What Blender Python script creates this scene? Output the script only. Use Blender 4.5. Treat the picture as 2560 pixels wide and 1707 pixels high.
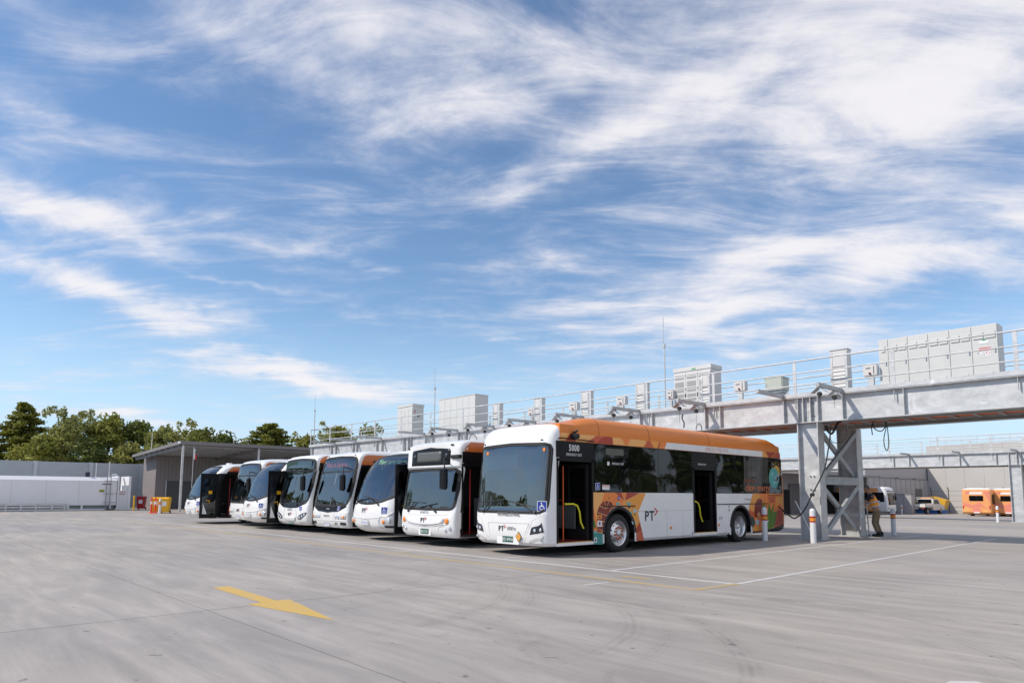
import bpy, bmesh, math, random
from mathutils import Vector, Matrix
R = math.radians
scene = bpy.context.scene
for o in list(bpy.data.objects): bpy.data.objects.remove(o)
COL = scene.collection
random.seed(7)

# ------------------------------------------------------------------ camera
CAM_H, PITCH, YAW, ROLL, PPY = 1.425, R(6.1), R(47.33), R(0.30), 1052.0
cam = bpy.data.cameras.new('camera'); cam.sensor_width = 36; cam.lens = 24.0
cam.shift_y = (PPY - 853.5) / 2560; cam.clip_start = 0.1; cam.clip_end = 3000
cam_ob = bpy.data.objects.new('camera', cam); COL.objects.link(cam_ob)
cam_ob.matrix_world = (Matrix.Translation((0, 0, CAM_H)) @ Matrix.Rotation(YAW, 4, 'Z')
                       @ Matrix.Rotation(R(90) + PITCH, 4, 'X') @ Matrix.Rotation(ROLL, 4, 'Z'))
scene.camera = cam_ob
# pixel of the 2560x1707 photograph -> direction in the world
_m = cam_ob.matrix_world.to_3x3(); _F = -(_m @ Vector((0, 0, 1))); _R = _m @ Vector((1, 0, 0)); _U = _m @ Vector((0, 1, 0))
def ray(px, py): return _F * (2560 * 24 / 36) + _R * (px - 1280) - _U * (py - PPY)
def on_x(px, py, X): d = ray(px, py); t = X / d.x; return d.y * t, CAM_H + d.z * t
def on_y(px, py, Y): d = ray(px, py); t = Y / d.y; return d.x * t, CAM_H + d.z * t
def on_g(px, py, z=0.0): d = ray(px, py); t = (z - CAM_H) / d.z; return d.x * t, d.y * t
def zoom(x0, y0, s): return lambda a, b: (x0 + a * s, y0 + b * s)

# ------------------------------------------------------------------ sky and sun
LDIR = Vector((0.53, 0.92, -1.0)).normalized()      # the way the sunlight travels
SUN_EL = math.asin(-LDIR.z); SUN_AZ = math.atan2(-LDIR.x, -LDIR.y)
sun = bpy.data.lights.new('sun', 'SUN'); sun.energy = 3.1; sun.angle = R(0.53); sun.color = (1.0, 0.925, 0.82)
sun_ob = bpy.data.objects.new('sun', sun); COL.objects.link(sun_ob); sun_ob.location = (-20, -30, 40)
sun_ob.rotation_euler = LDIR.to_track_quat('-Z', 'Y').to_euler()
world = bpy.data.worlds.new('World'); scene.world = world; world.use_nodes = True
def build_world():
    nt = world.node_tree; N = nt.nodes; L = nt.links; N.clear()
    def math_(op, a, b=None, c=None, clamp=False):
        n = N.new('ShaderNodeMath'); n.operation = op; n.use_clamp = clamp
        for i, v in enumerate((a, b, c)):
            if v is None: continue
            if isinstance(v, (int, float)): n.inputs[i].default_value = v
            else: L.new(v, n.inputs[i])
        return n.outputs[0]
    out = N.new('ShaderNodeOutputWorld'); bg = N.new('ShaderNodeBackground'); L.new(bg.outputs[0], out.inputs[0])
    bg.inputs[1].default_value = 0.14
    world.cycles.sampling_method = 'MANUAL'; world.cycles.sample_map_resolution = 256
    sky = N.new('ShaderNodeTexSky'); sky.sky_type = 'NISHITA'; sky.sun_disc = False
    sky.sun_elevation = SUN_EL; sky.sun_rotation = SUN_AZ; sky.air_density = 1.0; sky.dust_density = 0.0; sky.ozone_density = 2.0
    hs = N.new('ShaderNodeHueSaturation'); hs.inputs['Saturation'].default_value = 1.08; hs.inputs['Value'].default_value = 0.84
    L.new(sky.outputs[0], hs.inputs['Color'])
    tc = N.new('ShaderNodeTexCoord'); sep = N.new('ShaderNodeSeparateXYZ'); L.new(tc.outputs['Generated'], sep.inputs[0])
    x, y, z = sep.outputs
    cy_, sy_ = math.cos(YAW), math.sin(YAW)
    rt = math_('ADD', math_('MULTIPLY', x, cy_), math_('MULTIPLY', y, sy_))
    fw = math_('ADD', math_('MULTIPLY', x, -sy_), math_('MULTIPLY', y, cy_))
    az = math_('ARCTAN2', rt, fw); el = math_('ARCSINE', z)
    # high cloud sheet: coordinates on a flat layer overhead
    zc = math_('MAXIMUM', z, 0.03); zc = math_('ADD', zc, 0.10)
    u = math_('DIVIDE', rt, zc); v = math_('DIVIDE', fw, zc)
    uv = N.new('ShaderNodeCombineXYZ'); L.new(u, uv.inputs[0]); L.new(v, uv.inputs[1])
    def noise(vec, scale, detail, rough, dist=0.0, sx=1, sy=1, rz=0.0, off=(0, 0, 0)):
        mp = N.new('ShaderNodeMapping'); mp.vector_type = 'POINT'; L.new(vec, mp.inputs[0])
        mp.inputs['Location'].default_value = off; mp.inputs['Rotation'].default_value = (0, 0, rz); mp.inputs['Scale'].default_value = (sx, sy, 1)
        n = N.new('ShaderNodeTexNoise'); n.inputs['Scale'].default_value = scale; n.inputs['Detail'].default_value = detail
        n.inputs['Roughness'].default_value = rough; n.inputs['Distortion'].default_value = dist; L.new(mp.outputs[0], n.inputs[0])
        return n
    warp = noise(uv.outputs[0], 0.7, 2, 0.5)
    wv = N.new('ShaderNodeVectorMath'); wv.operation = 'MULTIPLY_ADD'
    wv.inputs[1].default_value = (0.55, 0.55, 0); L.new(warp.outputs['Color'], wv.inputs[0]); L.new(uv.outputs[0], wv.inputs[2])
    streak = noise(wv.outputs[0], 1.1, 6, 0.6, 0.1, 0.6, 1.6, R(14), (3.1, 1.7, 0)).outputs[0]
    fibre = noise(wv.outputs[0], 3.4, 7, 0.66, 0.7, 0.6, 1.6, R(24), (0.3, 5.2, 0)).outputs[0]
    puff = noise(wv.outputs[0], 3.3, 8, 0.62, 0.0, 0.85, 1.1, 0, (7.7, 2.2, 0)).outputs[0]
    # placed cirrus banks: (az, el, half length, half width, tilt, weight), in radians on the dome
    ae = N.new('ShaderNodeCombineXYZ'); L.new(az, ae.inputs[0]); L.new(el, ae.inputs[1])
    wn = noise(ae.outputs[0], 7.0, 4, 0.55)
    wa = N.new('ShaderNodeVectorMath'); wa.operation = 'MULTIPLY_ADD'; wa.inputs[1].default_value = (0.13, 0.075, 0)
    L.new(wn.outputs['Color'], wa.inputs[0]); L.new(ae.outputs[0], wa.inputs[2])
    sp = N.new('ShaderNodeSeparateXYZ'); L.new(wa.outputs[0], sp.inputs[0]); a_, e_ = sp.outputs[0], sp.outputs[1]
    banks = None
    for (px, py, hl, hw, ang, wt) in SKY_BANKS + SKY_FILL_VEIL:
        k = 1.0884 / 1850.0
        if wt < 5:
            d = ray(px * 1.0884, py * 1.0884).normalized(); r_ = d.x * cy_ + d.y * sy_; f_ = -d.x * sy_ + d.y * cy_
            a0 = math.atan2(r_, f_) + 0.065; e0 = math.asin(d.z) + 0.037
        else: a0, e0, hl, hw, wt = R(px) + 0.065, R(py) + 0.037, R(hl) / k, R(hw) / k, wt - 10
        ca, sa = math.cos(R(-ang)), math.sin(R(-ang))
        da = math_('SUBTRACT', a_, a0); de = math_('SUBTRACT', e_, e0)
        p = math_('ADD', math_('MULTIPLY', da, ca / (hl * k)), math_('MULTIPLY', de, sa / (hl * k)))
        q = math_('ADD', math_('MULTIPLY', da, -sa / (hw * k)), math_('MULTIPLY', de, ca / (hw * k)))
        d2 = math_('ADD', math_('MULTIPLY', p, p), math_('MULTIPLY', q, q))
        gss = math_('MULTIPLY', math_('POWER', 2.718, math_('MULTIPLY', d2, -0.9)), wt)
        banks = gss if banks is None else math_('ADD', banks, gss)
    base = math_('ADD', math_('MULTIPLY', streak, 0.75), math_('MULTIPLY', fibre, 0.70))
    base = math_('ADD', base, math_('MULTIPLY', puff, 0.62))               # about 0.78 on average
    dens = math_('ADD', math_('MULTIPLY', math_('SUBTRACT', base, 1.04), 2.3), math_('MULTIPLY', banks, 0.82))
    dens = math_('ADD', dens, 0.165)
    mr = N.new('ShaderNodeMapRange'); mr.interpolation_type = 'SMOOTHERSTEP'; L.new(dens, mr.inputs[0])
    mr.inputs[1].default_value = -0.12; mr.inputs[2].default_value = 1.42; mr.inputs[3].default_value = 0.0; mr.inputs[4].default_value = 0.95
    mix = N.new('ShaderNodeMix'); mix.data_type = 'RGBA'; L.new(mr.outputs[0], mix.inputs[0])
    hz = N.new('ShaderNodeMapRange'); hz.interpolation_type = 'SMOOTHSTEP'; L.new(el, hz.inputs[0]); hz.inputs[1].default_value = R(16); hz.inputs[2].default_value = R(-2); hz.inputs[3].default_value = 0.0; hz.inputs[4].default_value = 1.0
    hm = N.new('ShaderNodeMix'); hm.data_type = 'RGBA'; L.new(hz.outputs[0], hm.inputs[0]); L.new(hs.outputs[0], hm.inputs[6]); hm.inputs[7].default_value = (3.0, 4.3, 5.6, 1)
    L.new(hm.outputs[2], mix.inputs[6])
    cr = N.new('ShaderNodeMix'); cr.data_type = 'RGBA'; L.new(mr.outputs[0], cr.inputs[0])
    cr.inputs[6].default_value = (3.9, 4.1, 4.9, 1); cr.inputs[7].default_value = (5.3, 5.15, 5.25, 1)
    L.new(cr.outputs[2], mix.inputs[7]); L.new(mix.outputs[2], bg.inputs[0])
SKY_BANKS = [(120, 480, 300, 40, 6, 1.1), (330, 695, 330, 36, 9, 1.2), (560, 640, 150, 9, 5, .55), (560, 818, 200, 12, 7, .9),
             (720, 880, 260, 26, 7, 1.25), (150, 60, 420, 60, 8, .6), (500, 60, 420, 50, 12, .45), (200, 285, 350, 40, 5, .35), (1640, 640, 470, 55, -10, .75), (1640, 722, 330, 30, -8, .75), (1950, 230, 560, 170, -14, .52),
             (1330, 350, 420, 42, -20, .7), (850, 30, 900, 70, 4, .55), (2050, 300, 300, 90, -20, .45), (1750, 805, 300, 40, -6, .6),
             (720, 575, 220, 16, 4, .45), (330, 965, 260, 22, 5, .7), (1100, 190, 420, 60, -6, .45), (2200, 560, 260, 45, -8, .5),
             (1980, 690, 120, 60, -50, .5), (430, 250, 330, 75, 0, -.45), (1050, 560, 230, 50, 0, -.4), (1000, 770, 320, 40, 0, -.3), (2200, 700, 200, 30, 0, -.4)]
# unseen cirrus added to the right, overhead and behind to brighten shaded sides (degrees; weight + 10)
SKY_FILL_VEIL = [(95, 35, 55, 38, 0, 10.9), (165, 45, 60, 35, 0, 10.7), (-150, 45, 50, 35, 0, 10.55)]
build_world()
vs = scene.view_settings; vs.view_transform = 'Standard'; vs.look = 'None'; vs.exposure = 0.36; vs.gamma = 1.0; vs.use_curve_mapping = False
scene.cycles.max_bounces = 6; scene.cycles.transparent_max_bounces = 12; scene.cycles.use_denoising = True; scene.cycles.denoising_prefilter = 'ACCURATE'
scene.cycles.caustics_reflective = False; scene.cycles.caustics_refractive = False

# ------------------------------------------------------------------ materials
MATS = {}
def mat(name, col, rough=0.5, metal=0.0, vary=0.0, scale=4.0, bump=0.0, bscale=60.0, coat=0.0, spec=0.5, emit=None, estr=0.0, stretch=(1, 1, 1)):
    if name in MATS: return MATS[name]
    m = bpy.data.materials.new(name); m.use_nodes = True; nt = m.node_tree; N = nt.nodes; L = nt.links
    b = N['Principled BSDF']; b.inputs['Base Color'].default_value = (*col, 1); b.inputs['Roughness'].default_value = rough
    b.inputs['Metallic'].default_value = metal; b.inputs['Coat Weight'].default_value = coat; b.inputs['Coat Roughness'].default_value = 0.05
    b.inputs['Specular IOR Level'].default_value = spec
    if emit: b.inputs['Emission Color'].default_value = (*emit, 1); b.inputs['Emission Strength'].default_value = estr
    if vary or bump:
        g = N.new('ShaderNodeNewGeometry'); mp = N.new('ShaderNodeMapping'); mp.inputs['Scale'].default_value = stretch; L.new(g.outputs['Position'], mp.inputs[0])
    if vary:
        n = N.new('ShaderNodeTexNoise'); n.inputs['Scale'].default_value = scale; n.inputs['Detail'].default_value = 6; n.inputs['Roughness'].default_value = 0.6
        L.new(mp.outputs[0], n.inputs[0])
        r = N.new('ShaderNodeMapRange'); r.inputs[1].default_value = 0.3; r.inputs[2].default_value = 0.7
        r.inputs[3].default_value = 1 - vary; r.inputs[4].default_value = 1 + vary; L.new(n.outputs[0], r.inputs[0])
        mx = N.new('ShaderNodeVectorMath'); mx.operation = 'SCALE'; mx.inputs[0].default_value = col; L.new(r.outputs[0], mx.inputs['Scale'])
        L.new(mx.outputs[0], b.inputs['Base Color'])
        r2 = N.new('ShaderNodeMapRange'); r2.inputs[3].default_value = max(0.02, rough * .75); r2.inputs[4].default_value = min(1, rough * 1.25); L.new(n.outputs[0], r2.inputs[0]); L.new(r2.outputs[0], b.inputs['Roughness'])
    if bump:
        n = N.new('ShaderNodeTexNoise'); n.inputs['Scale'].default_value = bscale; n.inputs['Detail'].default_value = 4; L.new(mp.outputs[0], n.inputs[0])
        bp = N.new('ShaderNodeBump'); bp.inputs['Strength'].default_value = bump; bp.inputs['Distance'].default_value = 0.02; L.new(n.outputs[0], bp.inputs['Height']); L.new(bp.outputs[0], b.inputs['Normal'])
    MATS[name] = m; return m
def glass(name, tint, refl=1.0, ior=1.75, rough=0.0):
    if name in MATS: return MATS[name]
    m = bpy.data.materials.new(name); m.use_nodes = True; nt = m.node_tree; N = nt.nodes; L = nt.links; N.clear()
    o = N.new('ShaderNodeOutputMaterial'); t = N.new('ShaderNodeBsdfTransparent'); t.inputs[0].default_value = (*tint, 1)
    gl = N.new('ShaderNodeBsdfGlossy'); gl.inputs['Roughness'].default_value = rough; gl.inputs[0].default_value = (refl, refl, refl, 1)
    fr = N.new('ShaderNodeFresnel'); fr.inputs[0].default_value = ior
    n = N.new('ShaderNodeTexNoise'); n.inputs['Scale'].default_value = 1.6; n.inputs['Detail'].default_value = 1
    g = N.new('ShaderNodeNewGeometry'); L.new(g.outputs['Position'], n.inputs[0])
    bp = N.new('ShaderNodeBump'); bp.inputs['Strength'].default_value = 0.35; bp.inputs['Distance'].default_value = 0.03; L.new(n.outputs[0], bp.inputs['Height'])
    L.new(bp.outputs[0], gl.inputs['Normal'])
    mx = N.new('ShaderNodeMixShader'); L.new(fr.outputs[0], mx.inputs[0]); L.new(t.outputs[0], mx.inputs[1]); L.new(gl.outputs[0], mx.inputs[2]); L.new(mx.outputs[0], o.inputs[0])
    MATS[name] = m; return m
def black_glass(name='tinted_glass', ior=1.5, col=(0.004, 0.0045, 0.005)):
    m = mat(name, col, 0.03, spec=0.5); b = m.node_tree.nodes['Principled BSDF']; b.inputs['IOR'].default_value = ior
    N = m.node_tree.nodes; L = m.node_tree.links
    n = N.new('ShaderNodeTexNoise'); n.inputs['Scale'].default_value = 0.9; n.inputs['Detail'].default_value = 1; g = N.new('ShaderNodeNewGeometry'); L.new(g.outputs['Position'], n.inputs[0])
    bp = N.new('ShaderNodeBump'); bp.inputs['Strength'].default_value = 0.35; bp.inputs['Distance'].default_value = 0.06; L.new(n.outputs[0], bp.inputs['Height']); L.new(bp.outputs[0], b.inputs['Normal'])
    return m
def galv(name='galvanised', col=(0.55, 0.555, 0.56), rough=0.5, metal=0.3):
    """zinc-dipped steel with mottled spangle and pale smears"""
    if name in MATS: return MATS[name]
    m = mat(name, col, rough, metal); N = m.node_tree.nodes; L = m.node_tree.links; b = N['Principled BSDF']
    g = N.new('ShaderNodeNewGeometry'); mp = N.new('ShaderNodeMapping'); mp.inputs['Scale'].default_value = (1.0, 1.0, 1.7); mp.inputs['Rotation'].default_value = (0, R(25), 0); L.new(g.outputs['Position'], mp.inputs[0])
    n1 = N.new('ShaderNodeTexNoise'); n1.inputs['Scale'].default_value = 2.2; n1.inputs['Detail'].default_value = 7; n1.inputs['Roughness'].default_value = .65; L.new(mp.outputs[0], n1.inputs[0])
    n2 = N.new('ShaderNodeTexVoronoi'); n2.inputs['Scale'].default_value = 14; L.new(mp.outputs[0], n2.inputs[0])
    n3 = N.new('ShaderNodeTexNoise'); n3.inputs['Scale'].default_value = 1.1; n3.inputs['Detail'].default_value = 5; n3.inputs['Distortion'].default_value = 1.2; L.new(mp.outputs[0], n3.inputs[0])
    r1 = N.new('ShaderNodeMapRange'); r1.inputs[1].default_value = .3; r1.inputs[2].default_value = .7; r1.inputs[3].default_value = .80; r1.inputs[4].default_value = 1.15; L.new(n1.outputs[0], r1.inputs[0])
    r2 = N.new('ShaderNodeMapRange'); r2.inputs[3].default_value = .95; r2.inputs[4].default_value = 1.05; L.new(n2.outputs['Color'], r2.inputs[0])
    r3 = N.new('ShaderNodeMapRange'); r3.inputs[1].default_value = .60; r3.inputs[2].default_value = .72; r3.inputs[3].default_value = 1.0; r3.inputs[4].default_value = 1.35; L.new(n3.outputs[0], r3.inputs[0])
    a = N.new('ShaderNodeMath'); a.operation = 'MULTIPLY'; L.new(r1.outputs[0], a.inputs[0]); L.new(r2.outputs[0], a.inputs[1])
    c = N.new('ShaderNodeMath'); c.operation = 'MULTIPLY'; L.new(a.outputs[0], c.inputs[0]); L.new(r3.outputs[0], c.inputs[1])
    s = N.new('ShaderNodeVectorMath'); s.operation = 'SCALE'; s.inputs[0].default_value = col; L.new(c.outputs[0], s.inputs['Scale']); L.new(s.outputs[0], b.inputs['Base Color'])
    rr = N.new('ShaderNodeMapRange'); rr.inputs[3].default_value = rough - .12; rr.inputs[4].default_value = rough + .15; L.new(n1.outputs[0], rr.inputs[0]); L.new(rr.outputs[0], b.inputs['Roughness'])
    return m

WHITE = mat('bus_white_paint', (0.80, 0.795, 0.79), 0.28, vary=0.025, scale=1.5, coat=0.35)
ORANGE = mat('bus_orange_paint', (0.74, 0.215, 0.026), 0.35, vary=0.05, scale=1.2, coat=0.12, spec=.35)
def two_tone(name, c0, c1, y):
    m = mat(name, c0, .28, coat=.35); N = m.node_tree.nodes; L = m.node_tree.links; b = N['Principled BSDF']
    tc = N.new('ShaderNodeTexCoord'); sp = N.new('ShaderNodeSeparateXYZ'); L.new(tc.outputs['Object'], sp.inputs[0])
    g = N.new('ShaderNodeMath'); g.operation = 'GREATER_THAN'; g.inputs[1].default_value = y; L.new(sp.outputs[1], g.inputs[0])
    mx = N.new('ShaderNodeMix'); mx.data_type = 'RGBA'; mx.inputs[6].default_value = (*c0, 1); mx.inputs[7].default_value = (*c1, 1); L.new(g.outputs[0], mx.inputs[0]); L.new(mx.outputs[2], b.inputs['Base Color']); return m
RUBBER = mat('black_rubber', (0.012, 0.012, 0.013), 0.6)
BLACKP = mat('black_trim_paint', (0.008, 0.008, 0.010), 0.3, spec=0.25)
TYRE = mat('tyre_rubber', (0.018, 0.018, 0.018), 0.75, vary=0.2, scale=9)
DARKIN = mat('dark_bus_lining', (0.12, 0.12, 0.125), 0.7)
TINT = black_glass('tinted_glass', 1.5)
SCREEN = glass('windscreen_glass', (0.60, 0.70, 0.70), 0.95, 2.6)
CLEAR = glass('door_glass', (0.25, 0.27, 0.28), 0.9, 1.55)
CHROME = mat('polished_alloy', (0.72, 0.72, 0.73), 0.32, 1.0, vary=0.08, scale=12)
LAMPG = mat('lamp_lens', (0.75, 0.77, 0.8), 0.08, 0.6)
AMBER = mat('amber_lens', (0.85, 0.25, 0.02), 0.2, coat=0.5)
GALV = galv()
GALVD = galv('galvanised_dull', (0.43, 0.45, 0.46), 0.55, 0.25)
CABG = mat('cabinet_grey', (0.60, 0.60, 0.58), 0.5, vary=0.03, scale=2)
CABW = mat('cabinet_white', (0.62, 0.61, 0.60), 0.5, vary=0.03, scale=2)
CABGREEN = mat('cabinet_pale_green', (0.47, 0.50, 0.44), 0.5, vary=0.04)
NAVY = mat('lettering_navy', (0.015, 0.018, 0.03), 0.4)
LRED = mat('lettering_red', (0.55, 0.02, 0.025), 0.4)
LWHITE = mat('lettering_white', (0.8, 0.8, 0.8), 0.45)
LGREY = mat('lettering_grey', (0.16, 0.16, 0.17), 0.45)
LORANGE = mat('lettering_orange', (0.75, 0.20, 0.07), 0.45)
LPINK = mat('lettering_salmon', (0.75, 0.42, 0.36), 0.45)
PLATEG = mat('plate_green', (0.005, 0.09, 0.06), 0.45)
BLUE = mat('sticker_blue', (0.02, 0.05, 0.33), 0.4)
YELLOW = mat('yellow_plastic', (0.80, 0.42, 0.01), 0.4, vary=0.06)
HANDY = mat('grab_rail_yellow', (0.75, 0.68, 0.03), 0.35)
POLEO = mat('grab_pole_orange', (0.75, 0.13, 0.02), 0.4)
POLER = mat('grab_pole_red', (0.55, 0.02, 0.03), 0.4)
BLKMETAL = mat('black_cable', (0.012, 0.012, 0.013), 0.5)

# ------------------------------------------------------------------ mesh helpers
class MB:
    def __init__(s): s.v = []; s.f = []; s.m = []; s.mats = []
    def mi(s, m):
        if m is None: return 0
        if m not in s.mats: s.mats.append(m)
        return s.mats.index(m)
    def add(s, vs, fs, m=None):
        o = len(s.v); s.v += [tuple(p) for p in vs]; k = s.mi(m)
        for f in fs: s.f.append([i + o for i in f]); s.m.append(k)
        return s
    def box(s, x0, x1, y0, y1, z0, z1, m=None, bev=0.0):
        if bev > 0:
            b = bev
            xs, ys, zs = (x0, x1), (y0, y1), (z0, z1); vs = []
            for i in (0, 1):
                for j in (0, 1):
                    for k in (0, 1):
                        sx, sy, sz = (1 if i == 0 else -1), (1 if j == 0 else -1), (1 if k == 0 else -1)
                        vs += [(xs[i], ys[j] + sy * b, zs[k] + sz * b), (xs[i] + sx * b, ys[j], zs[k] + sz * b), (xs[i] + sx * b, ys[j] + sy * b, zs[k])]
            bm = bmesh.new(); [bm.verts.new(v) for v in vs]; bmesh.ops.convex_hull(bm, input=bm.verts)
            bm.verts.index_update(); s.add([v.co[:] for v in bm.verts], [[v.index for v in f.verts] for f in bm.faces], m); bm.free(); return s
        vs = [(x, y, z) for x in (x0, x1) for y in (y0, y1) for z in (z0, z1)]
        return s.add(vs, [(0, 1, 3, 2), (4, 6, 7, 5), (0, 4, 5, 1), (2, 3, 7, 6), (0, 2, 6, 4), (1, 5, 7, 3)], m)
    def beam(s, p, q, w, h=None, m=None, up=(0, 0, 1)):
        """box-section bar from p to q, w wide and h high"""
        h = h or w; p = Vector(p); q = Vector(q); d = (q - p).normalized(); u = Vector(up)
        if abs(d.dot(u)) > .98: u = Vector((0, 1, 0))
        a = d.cross(u).normalized(); b = a.cross(d).normalized(); vs = []
        for c in (p, q):
            for i, j in ((-1, -1), (1, -1), (1, 1), (-1, 1)): vs.append(c + a * (i * w / 2) + b * (j * h / 2))
        return s.add(vs, [(3, 2, 1, 0), (4, 5, 6, 7), (0, 1, 5, 4), (1, 2, 6, 5), (2, 3, 7, 6), (3, 0, 4, 7)], m)
    def tube(s, pts, r, n=8, m=None, cap=True):
        pts = [Vector(p) for p in pts]; rs = r if isinstance(r, (list, tuple)) else [r] * len(pts); vs = []; pa = None
        for i, p in enumerate(pts):
            d = (pts[min(i + 1, len(pts) - 1)] - pts[max(i - 1, 0)]).normalized()
            if pa is None: pa = d.orthogonal().normalized()
            a = (pa - d * pa.dot(d)); a = a.normalized() if a.length > 1e-6 else d.orthogonal().normalized(); pa = a; b = d.cross(a)
            for k in range(n): t = 2 * math.pi * k / n; vs.append(p + (a * math.cos(t) + b * math.sin(t)) * rs[i])
        fs = [(i * n + k, i * n + (k + 1) % n, (i + 1) * n + (k + 1) % n, (i + 1) * n + k) for i in range(len(pts) - 1) for k in range(n)]
        if cap: fs += [tuple(range(n - 1, -1, -1)), tuple((len(pts) - 1) * n + k for k in range(n))]
        return s.add(vs, fs, m)
    def lathe(s, prof, n=24, m=None, axis='z', o=(0, 0, 0), close=False):
        """prof: (radius, height) pairs turned about an axis through o"""
        vs = []
        for r, h in prof:
            for k in range(n):
                t = 2 * math.pi * k / n; c, d = r * math.cos(t), r * math.sin(t)
                p = {'z': (c, d, h), 'x': (h, c, d), 'y': (d, h, c)}[axis]; vs.append((p[0] + o[0], p[1] + o[1], p[2] + o[2]))
        fs = [(i * n + k, i * n + (k + 1) % n, (i + 1) * n + (k + 1) % n, (i + 1) * n + k) for i in range(len(prof) - 1) for k in range(n)]
        if prof[0][0] > 1e-6 and close: fs.append(tuple(range(n - 1, -1, -1)))
        if prof[-1][0] > 1e-6 and close: fs.append(tuple((len(prof) - 1) * n + k for k in range(n)))
        return s.add(vs, fs, m)
    def prism(s, poly, axis, a, b, m=None):
        """poly: 2D outline; extruded from a to b along axis ('x': poly is (y,z); 'y': (x,z); 'z': (x,y))"""
        mk = {'x': lambda p, t: (t, p[0], p[1]), 'y': lambda p, t: (p[0], t, p[1]), 'z': lambda p, t: (p[0], p[1], t)}[axis]
        n = len(poly); vs = [mk(p, a) for p in poly] + [mk(p, b) for p in poly]
        return s.add(vs, [tuple(range(n)), tuple(range(2 * n - 1, n - 1, -1))] + [(i, i + n, (i + 1) % n + n, (i + 1) % n) for i in range(n)], m)
    def build(s, name, m=None, parent=None, smooth=None, loc=None):
        me = bpy.data.meshes.new(name); me.from_pydata(s.v, [], s.f)
        if not s.mats and m: s.mats = [m]
        elif m and m not in s.mats and None: pass
        for mm in s.mats: me.materials.append(mm)
        if len(s.mats) > 1: me.polygons.foreach_set('material_index', s.m)
        bm = bmesh.new(); bm.from_mesh(me); bmesh.ops.remove_doubles(bm, verts=bm.verts, dist=1e-5) if smooth else None
        bmesh.ops.recalc_face_normals(bm, faces=bm.faces); bm.to_mesh(me); bm.free()
        if smooth:
            me.shade_smooth(); me.set_sharp_from_angle(angle=R(smooth))
        return link(name, me, parent, loc)
def link(name, data, parent=None, loc=None):
    o = bpy.data.objects.new(name, data); COL.objects.link(o)
    if parent: o.parent = parent
    if loc: o.location = loc
    return o
def tag(o, label, cat, group=None, kind=None):
    if label: o['label'] = label
    if cat: o['category'] = cat
    if group: o['group'] = group
    if kind: o['kind'] = kind
    return o
def thing(name, label, cat, loc=(0, 0, 0), rz=0.0, group=None):
    o = bpy.data.objects.new(name, None); COL.objects.link(o); o.location = loc; o.rotation_euler = (0, 0, rz); o.empty_display_size = .3
    return tag(o, label, cat, group)
def copy_tree(o, parent=None):
    c = o.copy(); COL.objects.link(c)
    if parent: c.parent = parent
    for ch in list(o.children): copy_tree(ch, c)
    return c
def text(body, size, loc, rot, m, parent, name='lettering', align='CENTER', ext=0.0015, sx=1.0, bold=0.0):
    cu = bpy.data.curves.new(name, 'FONT'); cu.body = body; cu.size = size; cu.align_x = align; cu.align_y = 'CENTER'; cu.extrude = ext; cu.resolution_u = 2; cu.offset = bold; cu.space_character = 1.12
    cu.materials.append(m); o = link(name, cu, parent, loc); o.rotation_euler = rot; o.scale = (sx, 1, 1); return o
FRONT = (R(90), 0, 0); SIDE = (R(90), 0, R(90))
def struct(o): o['kind'] = 'structure'; return o
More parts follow.
